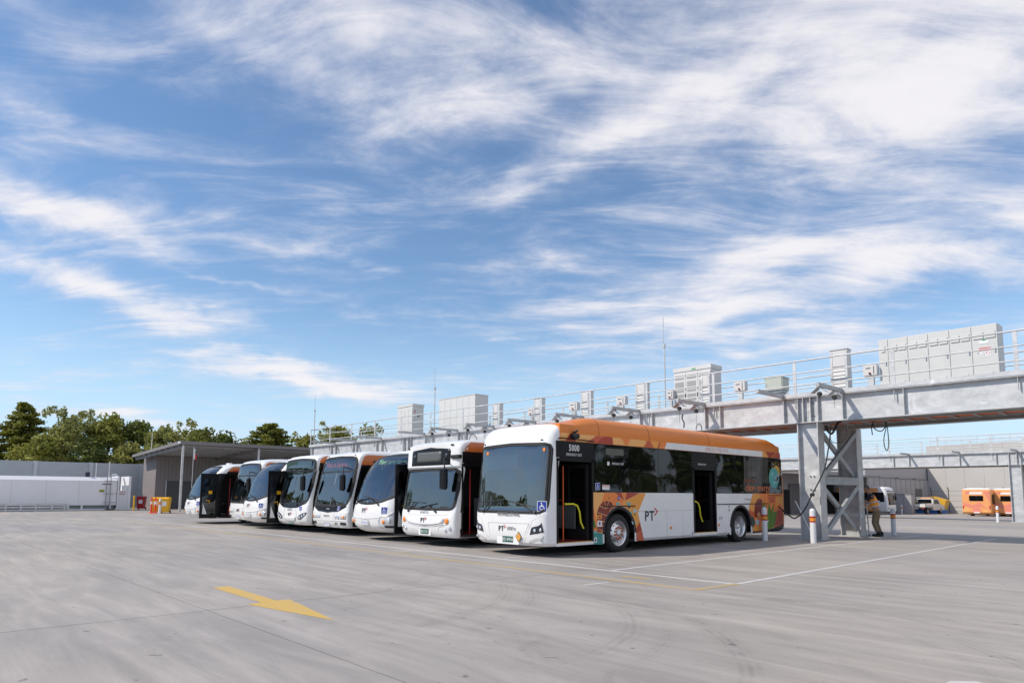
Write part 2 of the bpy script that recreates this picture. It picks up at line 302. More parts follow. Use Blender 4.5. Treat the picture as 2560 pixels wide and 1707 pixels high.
# ------------------------------------------------------------------ ground
def gz(y): return -0.01 * max(0.0, min(y, 300) - 28)
def concrete_ground():
    m = bpy.data.materials.new('yard_concrete'); m.use_nodes = True; nt = m.node_tree; N = nt.nodes; L = nt.links; b = N['Principled BSDF']
    g = N.new('ShaderNodeNewGeometry')
    def mth(op, a, c=None, d=None):
        n = N.new('ShaderNodeMath'); n.operation = op
        for i, v in enumerate((a, c, d)):
            if v is None: continue
            if isinstance(v, (int, float)): n.inputs[i].default_value = v
            else: L.new(v, n.inputs[i])
        return n.outputs[0]
    def noise(scale, det=6, rough=.6, dist=0., sc=(1, 1, 1), rz=0, vec=None, off=(0, 0, 0)):
        mp = N.new('ShaderNodeMapping'); mp.inputs['Scale'].default_value = sc; mp.inputs['Rotation'].default_value = (0, 0, rz); mp.inputs['Location'].default_value = off
        L.new(vec or g.outputs['Position'], mp.inputs[0])
        n = N.new('ShaderNodeTexNoise'); n.inputs['Scale'].default_value = scale; n.inputs['Detail'].default_value = det; n.inputs['Roughness'].default_value = rough; n.inputs['Distortion'].default_value = dist
        L.new(mp.outputs[0], n.inputs[0]); return n.outputs[0]
    def rng(v, a, c, lo, hi):
        n = N.new('ShaderNodeMapRange'); n.interpolation_type = 'SMOOTHSTEP'; L.new(v, n.inputs[0])
        for i, q in enumerate((a, c, lo, hi)): n.inputs[i + 1].default_value = q
        return n.outputs[0]
    sep = N.new('ShaderNodeSeparateXYZ'); L.new(g.outputs['Position'], sep.inputs[0]); x, y = sep.outputs[0], sep.outputs[1]
    cloud = rng(noise(.16, 5, .6, .6), .3, .7, .93, 1.07)
    # broom and sweeping marks: long faint strokes, bending across the yard
    st1 = rng(noise(1.0, 7, .65, .9, (.28, 1.5, 1), R(28)), .34, .70, .87, 1.08)
    st2 = rng(noise(1.7, 6, .7, .5, (.22, 1.9, 1), R(-12), off=(4, 9, 0)), .35, .7, .90, 1.07)
    fine = rng(noise(38, 4, .7), .3, .7, .965, 1.035)
    pale = rng(noise(.55, 6, .6, 1.4, (.5, 1.3, 1), R(35), off=(2, 5, 0)), .60, .74, 1.0, 1.12)
    grime = rng(noise(.9, 8, .7, .8, off=(11, 3, 0)), .58, .76, 1.0, .82)
    spots = rng(noise(5.0, 2, .5, off=(31, 7, 0)), .71, .75, 1.0, .55)
    k = mth('MULTIPLY', cloud, st1)
    for q in (st2, fine, pale, grime, spots): k = mth('MULTIPLY', k, q)
    # tyre arcs left by turning buses
    wob = noise(.8, 3, .5, off=(5, 5, 0)); grain = rng(noise(2.6, 5, .7, off=(8, 1, 0)), .38, .62, .1, 1.0)
    for cx_, cy_, r_, w_, s_, a0, a1 in TYRE_ARCS:
        dx = mth('SUBTRACT', x, cx_); dy = mth('SUBTRACT', y, cy_)
        d = mth('SQRT', mth('ADD', mth('MULTIPLY', dx, dx), mth('MULTIPLY', dy, dy)))
        d = mth('ADD', d, mth('MULTIPLY', mth('SUBTRACT', wob, .5), .12))
        t = mth('DIVIDE', mth('SUBTRACT', d, r_), w_)
        ring = mth('POWER', 2.718, mth('MULTIPLY', mth('MULTIPLY', t, t), -1.0))
        ribs = mth('ADD', .6, mth('MULTIPLY', mth('SINE', mth('MULTIPLY', t, 9.0)), .4))
        ang = mth('ARCTAN2', dy, dx); mid, half = (a0 + a1) / 2, (a1 - a0) / 2
        am = rng(mth('ABSOLUTE', mth('SUBTRACT', ang, R(mid))), R(half), R(half * .45), 0.0, 1.0)
        amt = mth('MULTIPLY', mth('MULTIPLY', mth('MULTIPLY', ring, ribs), mth('MULTIPLY', am, grain)), s_)
        k = mth('MULTIPLY', k, mth('SUBTRACT', 1.0, amt))
    warm = noise(.09, 4, .6, .4, off=(3, 8, 0))
    mx = N.new('ShaderNodeMix'); mx.data_type = 'RGBA'; L.new(rng(warm, .35, .65, 0, 1), mx.inputs[0])
    mx.inputs[6].default_value = (.350, .322, .303, 1); mx.inputs[7].default_value = (.405, .364, .324, 1)
    s = N.new('ShaderNodeVectorMath'); s.operation = 'SCALE'; L.new(mx.outputs[2], s.inputs[0]); L.new(k, s.inputs['Scale']); L.new(s.outputs[0], b.inputs['Base Color'])
    L.new(rng(st1, .88, 1.08, .62, .78), b.inputs['Roughness']); b.inputs['Specular IOR Level'].default_value = .35
    bp = N.new('ShaderNodeBump'); bp.inputs['Strength'].default_value = .25; bp.inputs['Distance'].default_value = .01; L.new(noise(60, 4, .7), bp.inputs['Height']); L.new(bp.outputs[0], b.inputs['Normal'])
    return m
TYRE_ARCS = [(-10.8, 3.6, 4.6, 0.12, 0.242, -10, 75), (-10.6, 3.4, 5.0, 0.10500000000000001, 0.202, -5, 70), (-7.9, 3.9, 3.9, 0.135, 0.21, -5, 100), (-6.6, 3.3, 4.2, 0.12, 0.161, 0, 95), (-5.2, 4.6, 4.6, 0.135, 0.194, 0, 110), (-3.6, 4.2, 5.2, 0.15000000000000002, 0.177, 10, 120), (-8.6, 1.6, 6.8, 0.12, 0.145, 20, 100), (-4.4, 2.2, 6.9, 0.165, 0.145, 20, 110), (-6.4, 1.0, 1.35, 0.07500000000000001, -0.113, 60, 170), (-6.4, 1.0, 1.75, 0.07500000000000001, -0.096, 60, 165), (-14.8, 2.2, 6.2, 0.15000000000000002, 0.121, -30, 60), (-1.5, 5.0, 6.3, 0.1875, 0.145, 30, 130), (-9.0, -1.5, 7.5, 0.1875, 0.096, 30, 110), (-13.0, 4.0, 4.4, 0.09, 0.161, 0, 70), (-10.7, 3.5, 4.2, 0.07, 0.161, -5, 70), (-7.8, 3.8, 4.25, 0.08, 0.181, 0, 95), (-5.0, 4.4, 5.05, 0.08, 0.161, 5, 105), (-5.2, 4.6, 4.2, 0.07, 0.161, 10, 100), (-3.4, 4.0, 5.7, 0.09, 0.161, 15, 115), (-2.0, 3.0, 7.4, 0.1, 0.141, 30, 110), (-12.6, 3.6, 4.9, 0.08, 0.141, 0, 60), (-6.2, 2.0, 5.6, 0.08, 0.141, 10, 90)]
CONC = concrete_ground()
JOINT = mat('joint_sealant', (.10, .098, .095), .8)
gm = MB()
ys = [28, 60, 100, 160, 300, 2500]
gm.add([(-2500, -2500, -.012), (2500, -2500, -.012), (2500, 28, -.012), (-2500, 28, -.012)], [(0, 1, 2, 3)])
vs_ = [(x, yy, gz(yy)) for yy in ys for x in (-2500, 2500)]
gm.add(vs_, [(2 * i, 2 * i + 1, 2 * i + 3, 2 * i + 2) for i in range(len(ys) - 1)])
ground = struct(gm.build('ground', CONC))
XJ = [-130, -80, -44, -8.75, 26, 60]; YJ = [-60, -24, 3.05, 12.55, 28]
for i in range(len(XJ) - 1):
    for j in range(len(YJ) - 1):
        e = .008; MB().box(XJ[i] + e, XJ[i + 1] - e, YJ[j] + e, YJ[j + 1] - (0 if YJ[j + 1] == 28 else e), -.011, 0).build('concrete_slab', CONC, ground)
for xx in XJ[1:-1]: MB().box(xx - .0075, xx + .0075, -60, 28, -.0115, -.004).build('joint_strip', JOINT, ground)
for yy in YJ[1:-1]: MB().box(-130, 60, yy - .0075, yy + .0075, -.0118, -.0045).build('joint_strip', JOINT, ground)
def paint_mat(name, col, wear):
    m = mat(name, col, .6); N = m.node_tree.nodes; L = m.node_tree.links; b = N['Principled BSDF']
    g = N.new('ShaderNodeNewGeometry'); n = N.new('ShaderNodeTexNoise'); n.inputs['Scale'].default_value = 5; n.inputs['Detail'].default_value = 10; n.inputs['Roughness'].default_value = .75; L.new(g.outputs['Position'], n.inputs[0])
    r = N.new('ShaderNodeMapRange'); r.inputs[1].default_value = .62 - wear; r.inputs[2].default_value = .80 - wear; L.new(n.outputs[0], r.inputs[0])
    mx = N.new('ShaderNodeMix'); mx.data_type = 'RGBA'; mx.inputs[6].default_value = (*col, 1); mx.inputs[7].default_value = (.37, .355, .34, 1); L.new(r.outputs[0], mx.inputs[0]); L.new(mx.outputs[2], b.inputs['Base Color']); return m
PYEL = paint_mat('paint_yellow', (.60, .39, .095), .08); PYEL2 = paint_mat('paint_yellow_worn', (.52, .36, .13), .15); PWHT = paint_mat('paint_white_worn', (.56, .545, .53), .10)
def paint(poly, m, name='painted_line', z=.004): return MB().prism(poly, 'z', z - .003, z, ).build(name, m, ground)
def strip(p, q, w, m, z=.004):
    d = (Vector(q) - Vector(p)).normalized(); n = Vector((-d.y, d.x)) * w / 2; p = Vector(p); q = Vector(q)
    return paint([(p - n)[:], (q - n)[:], (q + n)[:], (p + n)[:]], m, z=z)
strip((-37, 9.10), (-5.86, 9.19), .10, PYEL2); strip((-5.85, 9.19), (-5.79, 10.30), .10, PYEL2, .0045)
strip((-36, 9.84), (-5.79, 10.28), .09, PWHT, .0035)
strip((-8.36, 10.33), (-8.41, 36), .10, PWHT) if False else strip((-8.36, 10.30), (-8.40, 28), .10, PWHT)
strip((-5.79, 10.34), (-6.1, 28), .10, PWHT)
for xx in (-11.2 - 3.1 * k for k in range(9)): strip((xx - .3, 10.4), (xx - .3, 15), .09, PWHT)
for (a, b_) in (((-20.06, 8.1), (-20.04, 8.58)), ((-17.38, 8.16), (-17.39, 8.63)), ((-14.48, 8.11), (-14.52, 8.71)), ((-11.9, 8.17), (-11.8, 8.69)), ((-22.7, 8.0), (-22.62, 8.46)), ((-7.3, 8.29), (-7.27, 8.87))): strip(a, b_, .07, PWHT)
for (a, b_) in (((-14.3, 9.5), (-14.12, 9.68)), ((-7.66, 9.72), (-7.05, 9.79)), ((-23.3, 9.5), (-23.1, 9.66))): strip(a, b_, .09, PYEL2)
paint([(-10.75, 3.81), (-10.77, 4.04), (-8.93, 3.99), (-8.92, 4.17), (-7.16, 3.88), (-8.88, 3.59), (-8.90, 3.78)][::-1], PYEL, 'painted_arrow', .005)
# white dashes at the near right corner of the yard
paint([on_g(2365, 1707), on_g(2375, 1702), on_g(2440, 1703), on_g(2480, 1712)], PWHT, 'painted_mark')

# ------------------------------------------------------------------ charging gantry
def i_beam(mb, x0, x1, y, z0, z1, fw=.30, tw=.016, ft=.028, m=None):
    mb.box(x0, x1, y - tw / 2, y + tw / 2, z0 + ft, z1 - ft, m); mb.box(x0, x1, y - fw / 2, y + fw / 2, z0, z0 + ft, m); mb.box(x0, x1, y - fw / 2, y + fw / 2, z1 - ft, z1, m)
def gantry(name, label, xs, yf, dz, cols, brackets, hang, right_end, detail=True):
    t = thing(name, label, 'gantry', (0, yf, dz))
    B0, B1 = 3.80, 4.66; Y1, Y2 = .16, 3.32      # webs of the front and rear girders
    xl = xs[0] - .15; xr = right_end
    seams = [xl] + [c for c in cols] + [xr]
    for yy in (Y1, Y2):
        for a, b_ in zip(seams[:-1], seams[1:]):
            mb = MB(); i_beam(mb, a + .004, b_ - .004, yy, B0, B1); mb.build('girder', GALV, t)
    # stiffener plates on the front web
    for x in sorted(set([round(b, 2) for b in brackets] + [round(x + .25, 2) for x in xs[::1]])):
        MB().box(x - .008, x + .008, Y1 - .135, Y1 - .009, B0 + .03, B1 - .03).build('stiffener', GALV, t)
    for c in cols:
        for dx in (-.30, 0.12, .36):
            MB().box(c + dx - .009, c + dx + .009, Y1 - .137, Y1 - .0075, B0 + .03, B1 - .03).build('stiffener', GALV, t)
        if detail:
            for dx in (.16, .2):
                for zz in (B0 + .22, B0 + .64): MB().lathe([(.022, -.02), (.022, 0), (.0, 0)], 8, axis='y', o=(c + dx, Y1 - .01, zz)).build('bolt', GALVD, t)
    # toe boards, deck
    for yy in (-.005, 3.46): MB().box(xl, xr, yy, yy + .025, B1 + .004, 4.80).build('toe_board', GALV, t)
    dk = MB(); dk.box(xl, xr, .03, 3.45, B1 + .006, B1 + .03); dk.build('deck', GALVD, t)
    n = int((xr - xl) / 1.5)
    for i in range(n + 1):
        x = xl + .3 + i * 1.5
        if x < xr: MB().beam((x, Y1 + .01, 4.30), (x, Y2 - .01, 4.30), .08, .16).build('cross_beam', GALVD, t)
    # handrails front and rear
    for yy, w in ((.06, 1), (3.40, 0)):
        for zz in (5.885, 5.475, 5.065):
            MB().tube([(xl + .1, yy, zz), (xr, yy, zz)], .026 if zz > 5.8 else .021, 8).build('rail', GALV, t, 60)
        if True: 
            for x in xs if w else [x + 1.2 for x in xs[:-1]]:
                MB().box(x - .05, x + .05, yy - .012, yy + .012, 4.67, 5.88).build('rail_post', GALV, t)
                if w: MB().prism([(x - .006, 4.62), (x + .006, 4.62), (x + .006, 4.28), (x - .006, 4.33)], 'y', yy - .03, yy + .035).build('post_gusset', GALV, t)
    MB().beam((xl + .1, .06, 5.885), (xl + .1, 3.40, 5.885), .05).build('rail', GALV, t); MB().beam((xl + .1, .06, 5.4), (xl + .1, 3.40, 5.4), .04).build('rail', GALV, t)
    # columns: two plate posts braced by an X and a strut
    for c in cols:
        for yy in (0.02, 3.18):
            w = .34
            p = MB(); p.box(c - w, c - w + .03, yy, yy + .46, -.0, B0 - .003); p.box(c + w - .03, c + w, yy, yy + .46, 0, B0 - .003); p.box(c - w + .03, c + w - .03, yy + .16, yy + .185, 0, B0 - .003)
            p.build('column', GALV, t)
            MB().box(c - w - .08, c + w + .08, yy - .08, yy + .54, .0, .03).build('base_plate', GALVD, t)
            if detail:
                for zz in (2.05, 1.62):
                    for dx in (-.02, .10): MB().lathe([(.026, -.03), (.026, 0), (0, 0)], 8, axis='y', o=(c + dx, yy + .159, zz)).build('bolt', GALVD, t)
        ya, yb = .48, 3.18
        for za, zb in ((.25, 1.75), (1.75, .25), (2.1, 3.6), (3.6, 2.1)):
            off = .05 if za < zb else -.06
            MB().beam((c + .24 + off, ya, za), (c + .24 + off, yb, zb), .09, .17).build('brace', GALVD, t)
        MB().beam((c + .24, ya, 1.92), (c + .24, yb, 1.92), .24, .26).build('strut', GALVD, t)
    # bracket arms reaching over the bays, each with a pair of folded rain hoods
    for i, x in enumerate(brackets):
        a = MB(); a.box(x - .05, x + .05, -1.75, -.02, 4.68, 4.80); a.build('bracket_arm', GALVD, t)
        if i in hang:
            for yy in (-1.62, -.55):
                hd = MB()
                hd.add([(x - .22, yy - .13, 4.50), (x, yy - .13, 4.668), (x, yy + .13, 4.668), (x - .22, yy + .13, 4.50)], [(0, 1, 2, 3)]); hd.add([(x + .22, yy - .13, 4.50), (x, yy - .13, 4.668), (x, yy + .13, 4.668), (x + .22, yy + .13, 4.50)], [(3, 2, 1, 0)])
                o = hd.build('rain_hood', GALV, t); sm = o.modifiers.new('t', 'SOLIDIFY'); sm.thickness = .008
                MB().lathe([(0, -.06), (.06, -.06), (.075, 0), (.06, .06), (0, .06)], 12, axis='y', o=(x, yy, 4.46)).build('spring_balancer', BLKMETAL, t, 40)
                if detail: MB().tube([(x, yy, 4.4), (x, yy, 3.95 + .08 * (i % 3))], .006, 5).build('balancer_wire', BLKMETAL, t)
    # cable ladder with orange conduits slung under the deck
    for yy in (.55, 1.45): MB().box(xl + .5, xr, yy - .012, yy + .012, 3.76, 3.86).build('ladder_rail', GALVD, t)
    nr = int((xr - xl) / .6)
    if detail:
        for i in range(nr):
            x = xr - .3 - i * .6
            if x < -26: break
            MB().beam((x, .55, 3.765), (x, 1.45, 3.765), .05, .03).build('ladder_rung', GALVD, t)
    ORC = mat('orange_conduit', (.72, .14, .02), .5)
    for k in range(5):
        yy = .68 + k * .17; MB().tube([(xl + .6, yy, 3.84 + .01 * (k % 2)), (xr, yy, 3.84)], .038, 6).build('conduit', ORC, t, 60)
    tr = MB()
    for k in range(9): tr.box(xl + 1, cols[-1] - 1.0, 2.2 + k * .1, 2.24 + k * .1, 3.82, 3.86)
    tr.build('grating_tray', GALVD, t)
    return t
GX = [-45.21, -42.40, -39.51, -36.64, -33.72, -30.85, -27.96, -25.10, -22.16, -19.18, -16.22, -13.23, -10.19, -7.16, -4.11, -1.1, 1.9]
GB = [-41.55, -38.8, -35.8, -31.3, -28.34, -25.45, -22.5, -19.55, -16.55, -13.6, -10.6, -8.68]
gantry('charging_gantry', 'long galvanised steel gantry with handrails crossing behind the row of parked buses', GX, 22.2, 0, [-33.1, -9.82], GB, {4, 5, 6, 7, 8, 9, 11}, 4.0)
GX2 = [-44 + 3.2 * k for k in range(17)]
gantry('charging_gantry', 'farther galvanised gantry seen beyond the worker and the near column', GX2, 55.4, gz(55.4) - .0, [-33.5, -10.75], [-34, -30.8, -27.6, -24.4, -21.2, -17.1, -13.9, -10.6], set(), 8.0, False)
# ------------------------------------------------------------------ bus builder
class Shell:
    """Body surface of a bus: nose at y=0, rear at y=L, z up; profile rows (z, half width, nose set-back, corner depth, squareness, rear y)."""
    def __init__(s, prof): s.p = sorted(prof)
    def row(s, z):
        p = s.p
        if z <= p[0][0]: return p[0][1:]
        for a, b in zip(p[:-1], p[1:]):
            if z <= b[0]:
                t = (z - a[0]) / (b[0] - a[0]); return tuple(a[i] + (b[i] - a[i]) * t for i in range(1, 6))
        return p[-1][1:]
    def y(s, x, z):
        w, yf, D, n, yr = s.row(z); u = min(.99999, abs(x) / w); return yf + D * (1 - (1 - u ** n) ** (1 / n))
    def pt(s, x, z, off=0.0):
        p = Vector((x, s.y(x, z), z))
        if off:
            e = .01; a = Vector((x + e, s.y(x + e, z), z)) - Vector((x - e, s.y(x - e, z), z)); b = Vector((x, s.y(x, z + e), z + e)) - Vector((x, s.y(x, z - e), z - e))
            n = a.cross(b).normalized(); n = n if n.y < 0 else -n; p = p + n * off
        return p
    def ring(s, z, ys, nf=28):
        w, yf, D, n, yr = s.row(z); pts = []
        for j in range(nf + 1):
            t = math.pi / 2 * j / nf; a, b = math.sin(t), math.cos(t)
            pts.append((w * a ** (2 / n), yf + D * (1 - max(b, 0) ** (2 / n))))
        ye = yf + D
        f0 = ys[0]
        pts.append((w, max(ye, ye + (f0 - ye) * .5 if f0 > ye else ye)))
        for yy in ys: pts.append((w, min(max(yy, ye), yr - .12)))
        pts += [(w - .02, yr - .05), (w - .09, yr)]
        return pts
    def build(s, parent, zs, ys, holes=(), front=None, matf=None, arches=(), name='body', mats=None):
        zs = sorted(set(round(z, 3) for z in zs)); ys = sorted(set(round(y, 3) for y in ys)); mb = MB(); mb.mats = list(mats)
        rings = [s.ring(z, ys) for z in zs]; n = len(rings[0]); base = []
        for sd in (1, -1):
            o = len(mb.v)
            for z, r in zip(zs, rings): mb.v += [(sd * x, y, z) for x, y in r]
            for i in range(len(zs) - 1):
                for j in range(n - 1):
                    q = [o + i * n + j, o + i * n + j + 1, o + (i + 1) * n + j + 1, o + (i + 1) * n + j]
                    c = sum((Vector(mb.v[k]) for k in q), Vector()) / 4
                    side = j > 28
                    if side and any(h[0] in (0, sd) and h[1] < c.y < h[2] and h[3] < c.z < h[4] for h in holes): continue
                    if side and any(a[0] - a[1] - .1 < c.y < a[0] + a[1] + .1 and c.z < a[2] for a in arches): continue
                    if not side and front and front(c.x, c.z): continue
                    mb.f.append(q if sd > 0 else q[::-1]); mb.m.append(matf(c, side) if matf else 0)
            base.append(o)
        a, b = base
        for i in range(len(zs) - 1):      # rear panel
            p, q = a + i * n + n - 1, b + i * n + n - 1; mb.f.append([p, q, q + n, p + n]); mb.m.append(matf(Vector((0, 99, zs[i])), True) if matf else 0)
        t = (len(zs) - 1) * n
        for j in range(n - 1):            # roof
            q = [a + t + j, a + t + j + 1, b + t + j + 1, b + t + j]; c = sum((Vector(mb.v[k]) for k in q), Vector()) / 4
            mb.f.append(q); mb.m.append(matf(c, False) if matf else 0)
        zb = zs[0]; w = s.row(zb + .2)[0]
        for sd in (1, -1):                # lower side panels with round wheel openings
            for yc, ra, zt in arches:
                y0, y1 = yc - ra - .1, yc + ra + .1
                y0 = max([v for v in ys if v <= y0 + .003]); y1 = min([v for v in ys if v >= y1 - .003])
                N = 20; inn, outp = [], []
                for k in range(N + 1):
                    th = math.pi * k / N; cz = .47
                    cxx, czz = math.cos(th), math.sin(th)
                    py, pz = yc + ra * cxx, cz + ra * czz
                    inn.append((sd * w, py, pz)); sc = min((y1 - yc if cxx > 0 else yc - y0) / max(abs(cxx), 1e-6), (zt - cz) / max(czz, 1e-6)); outp.append((sd * w, yc + cxx * sc, cz + czz * sc))
                inn = [(sd * w, yc + ra, zb)] + inn + [(sd * w, yc - ra, zb)]; outp = [(sd * w, y1, zb)] + outp + [(sd * w, y0, zb)]
                o = len(mb.v); mb.v += inn + outp; M = len(inn)
                for k in range(M - 1):
                    mb.f.append([o + k, o + k + 1, o + M + k + 1, o + M + k]); mb.m.append(matf(Vector((sd * w, yc, .6)), True) if matf else 0)
        return mb.build(name, None, parent, 32)
def poly_rows(poly, n):
    zs = [p[1] for p in poly]; z0, z1 = min(zs), max(zs); rows = []
    for i in range(n + 1):
        z = z0 + (z1 - z0) * i / n; z = min(max(z, z0 + 1e-4), z1 - 1e-4); xs = []
        for (xa, za), (xb, zb) in zip(poly, poly[1:] + poly[:1]):
            if (za - z) * (zb - z) <= 0 and za != zb: xs.append(xa + (xb - xa) * (z - za) / (zb - za))
        rows.append((z, min(xs), max(xs)))
    return rows
def fpatch(sh, poly, off, m, name, parent, n=10, c=12, thick=.012, label=None):
    """panel laid on the curved bus front; poly in (x, z), outline simple in z"""
    rows = poly_rows(poly, n); mb = MB(); vs = []
    for z, a, b in rows: vs += [sh.pt(a + (b - a) * k / c, z, off) for k in range(c + 1)]
    f = [(i * (c + 1) + k, i * (c + 1) + k + 1, (i + 1) * (c + 1) + k + 1, (i + 1) * (c + 1) + k) for i in range(n) for k in range(c)]
    mb.add(vs, f); o = mb.build(name, m, parent, 40)
    if thick:
        sm = o.modifiers.new('t', 'SOLIDIFY'); sm.thickness = thick; sm.offset = -1
        me = o.data   # make sure the shell grows inward
        if sum(p.normal.y for p in me.polygons) > 0: me.flip_normals()
    if label: o['label'] = label
    return o
def resample(poly, n):
    P = [Vector(p) for p in poly]; seg = [(P[i], P[(i + 1) % len(P)]) for i in range(len(P))]; ln = [(b - a).length for a, b in seg]; T = sum(ln); out = []
    for k in range(n):
        d = T * k / n
        for (a, b), l in zip(seg, ln):
            if d <= l: out.append(a + (b - a) * (d / l if l else 0)); break
            d -= l
    return out
def fring(sh, poly, grow, off, m, name, parent, n=72):
    P = resample(poly, n); c = sum(P, Vector((0, 0))) / n; vs = []
    for k in range(n):
        t = (P[(k + 1) % n] - P[k - 1]).normalized(); nn = Vector((t.y, -t.x))
        if nn.dot(P[k] - c) < 0: nn = -nn
        q = P[k] + nn * grow; vs += [sh.pt(P[k].x, P[k].y, off), sh.pt(q.x, q.y, off)]
    mb = MB(); mb.add(vs, [(2 * k, 2 * k + 1, (2 * k + 3) % (2 * n), (2 * k + 2) % (2 * n)) for k in range(n)]); o = mb.build(name, m, parent, 60)
    sm = o.modifiers.new('t', 'SOLIDIFY'); sm.thickness = .01; sm.offset = 0; return o
def sym(half):
    """mirror a right-hand half outline (from bottom to top) into a full one"""
    return [(x, z) for x, z in half] + [(-x, z) for x, z in reversed(half)]
def rrect(x0, x1, z0, z1, r, k=5):
    out = []
    for cx, cz, a in ((x1 - r, z0 + r, -90), (x1 - r, z1 - r, 0), (x0 + r, z1 - r, 90), (x0 + r, z0 + r, 180)):
        out += [(cx + r * math.cos(R(a + 90 * i / k)), cz + r * math.sin(R(a + 90 * i / k))) for i in range(k + 1)]
    return out
def inside(poly, x, z):
    c = False; n = len(poly)
    for i in range(n):
        (xa, za), (xb, zb) = poly[i], poly[i - 1]
        if (za > z) != (zb > z) and x < (xb - xa) * (z - za) / (zb - za) + xa: c = not c
    return c
def side_poly(poly, m, name, parent, x, off=.003, label=None):
    """flat decal or panel on a bus flank; poly in (y, z)"""
    o = MB().prism(poly, 'x', x + off - .002, x + off).build(name, m, parent)
    if label: o['label'] = label
    return o
def wheel(parent, x, y, r=.475, sd=1, fancy=False, dual=False, rim_m=None):
    """wheel whose outer face is at x, looking towards sd"""
    W = .275; X = lambda d: x - sd * d
    t = MB(); t.lathe([(r * .62, X(.02)), (r * .70, X(.005)), (r * .86, X(0)), (r * .97, X(.03)), (r, X(.06)), (r, X(W - .06)), (r * .9, X(W)), (r * .6, X(W - .02))], 40, axis='x', o=(0, y, r))
    for g in (.10, .14, .18): pass
    tw = t.build('wheel', TYRE, parent, 40)
    rm = rim_m or CHROME
    d = .02 if not dual else .13
    ri = MB(); ri.lathe([(r * .66, X(.01)), (r * .62, X(.02)), (r * .585, X(.05)), (r * .57, X(.09 if not dual else .16)), (r * .50, X(.075 if not dual else .18)), (r * .40, X(.035 if not dual else .17)), (r * .34, X(.02 if not dual else .165)), (r * .18, X(.02 if not dual else .165))], 40, axis='x', o=(0, y, r))
    ri.build('rim', rm, tw, 40)
    hb = MB(); hb.lathe([(r * .19, X(.03 if not dual else .16)), (r * .17, X(-.02 if not dual else .06)), (r * .09, X(-.035 if not dual else .045)), (0, X(-.035 if not dual else .045))], 24, axis='x', o=(0, y, r)); hb.build('hub', rm, tw, 40)
    if fancy:
        for k in range(10):
            a = 2 * math.pi * (k + .5) / 10
            if not dual: MB().lathe([(.021, X(.03)), (.021, X(-.012)), (.010, X(-.03)), (0, X(-.03))], 10, axis='x', o=(0, y + r * .30 * math.cos(a), r + r * .30 * math.sin(a))).build('wheel_nut_cap', POLEO, tw, 40)
            MB().lathe([(.024, X(.052 if not dual else .17)), (0, X(.052 if not dual else .17))], 12, axis='x', o=(0, y + r * .455 * math.cos(a), r + r * .455 * math.sin(a))).build('rim_hole', RUBBER, tw)
    return tw
def wheel_well(parent, w, y, ra, sd):
    mb = MB(); N = 14; vs = []
    for xx in (w - .004, w - .5):
        vs += [(sd * xx, y + ra * math.cos(math.pi * k / N), .47 + ra * math.sin(math.pi * k / N)) for k in range(N + 1)]
    mb.add(vs, [(k, k + 1, N + 2 + k, N + 1 + k) for k in range(N)]); mb.add([(sd * (w - .5), y + ra * math.cos(math.pi * k / N), .47 + ra * math.sin(math.pi * k / N)) for k in range(N + 1)], [tuple(range(N + 1))])
    mb.box(sd * (w - .5) - .005, sd * (w - .5) + .005, y - ra, y + ra, .2, .47)
    mb.build('wheel_well', RUBBER, parent)
    lip = MB(); vs = []
    for rr, xx in ((ra, w + .012), (ra + .055, w + .012), (ra + .06, w - .002)):
        vs += [(sd * xx, y + rr * math.cos(math.pi * k / 24), .47 + rr * math.sin(math.pi * k / 24)) for k in range(25)]
    lip.add(vs, [(a * 25 + k, a * 25 + k + 1, a * 25 + 26 + k, a * 25 + 25 + k) for a in range(2) for k in range(24)]); lip.build('wheel_arch_lip', RUBBER, parent)
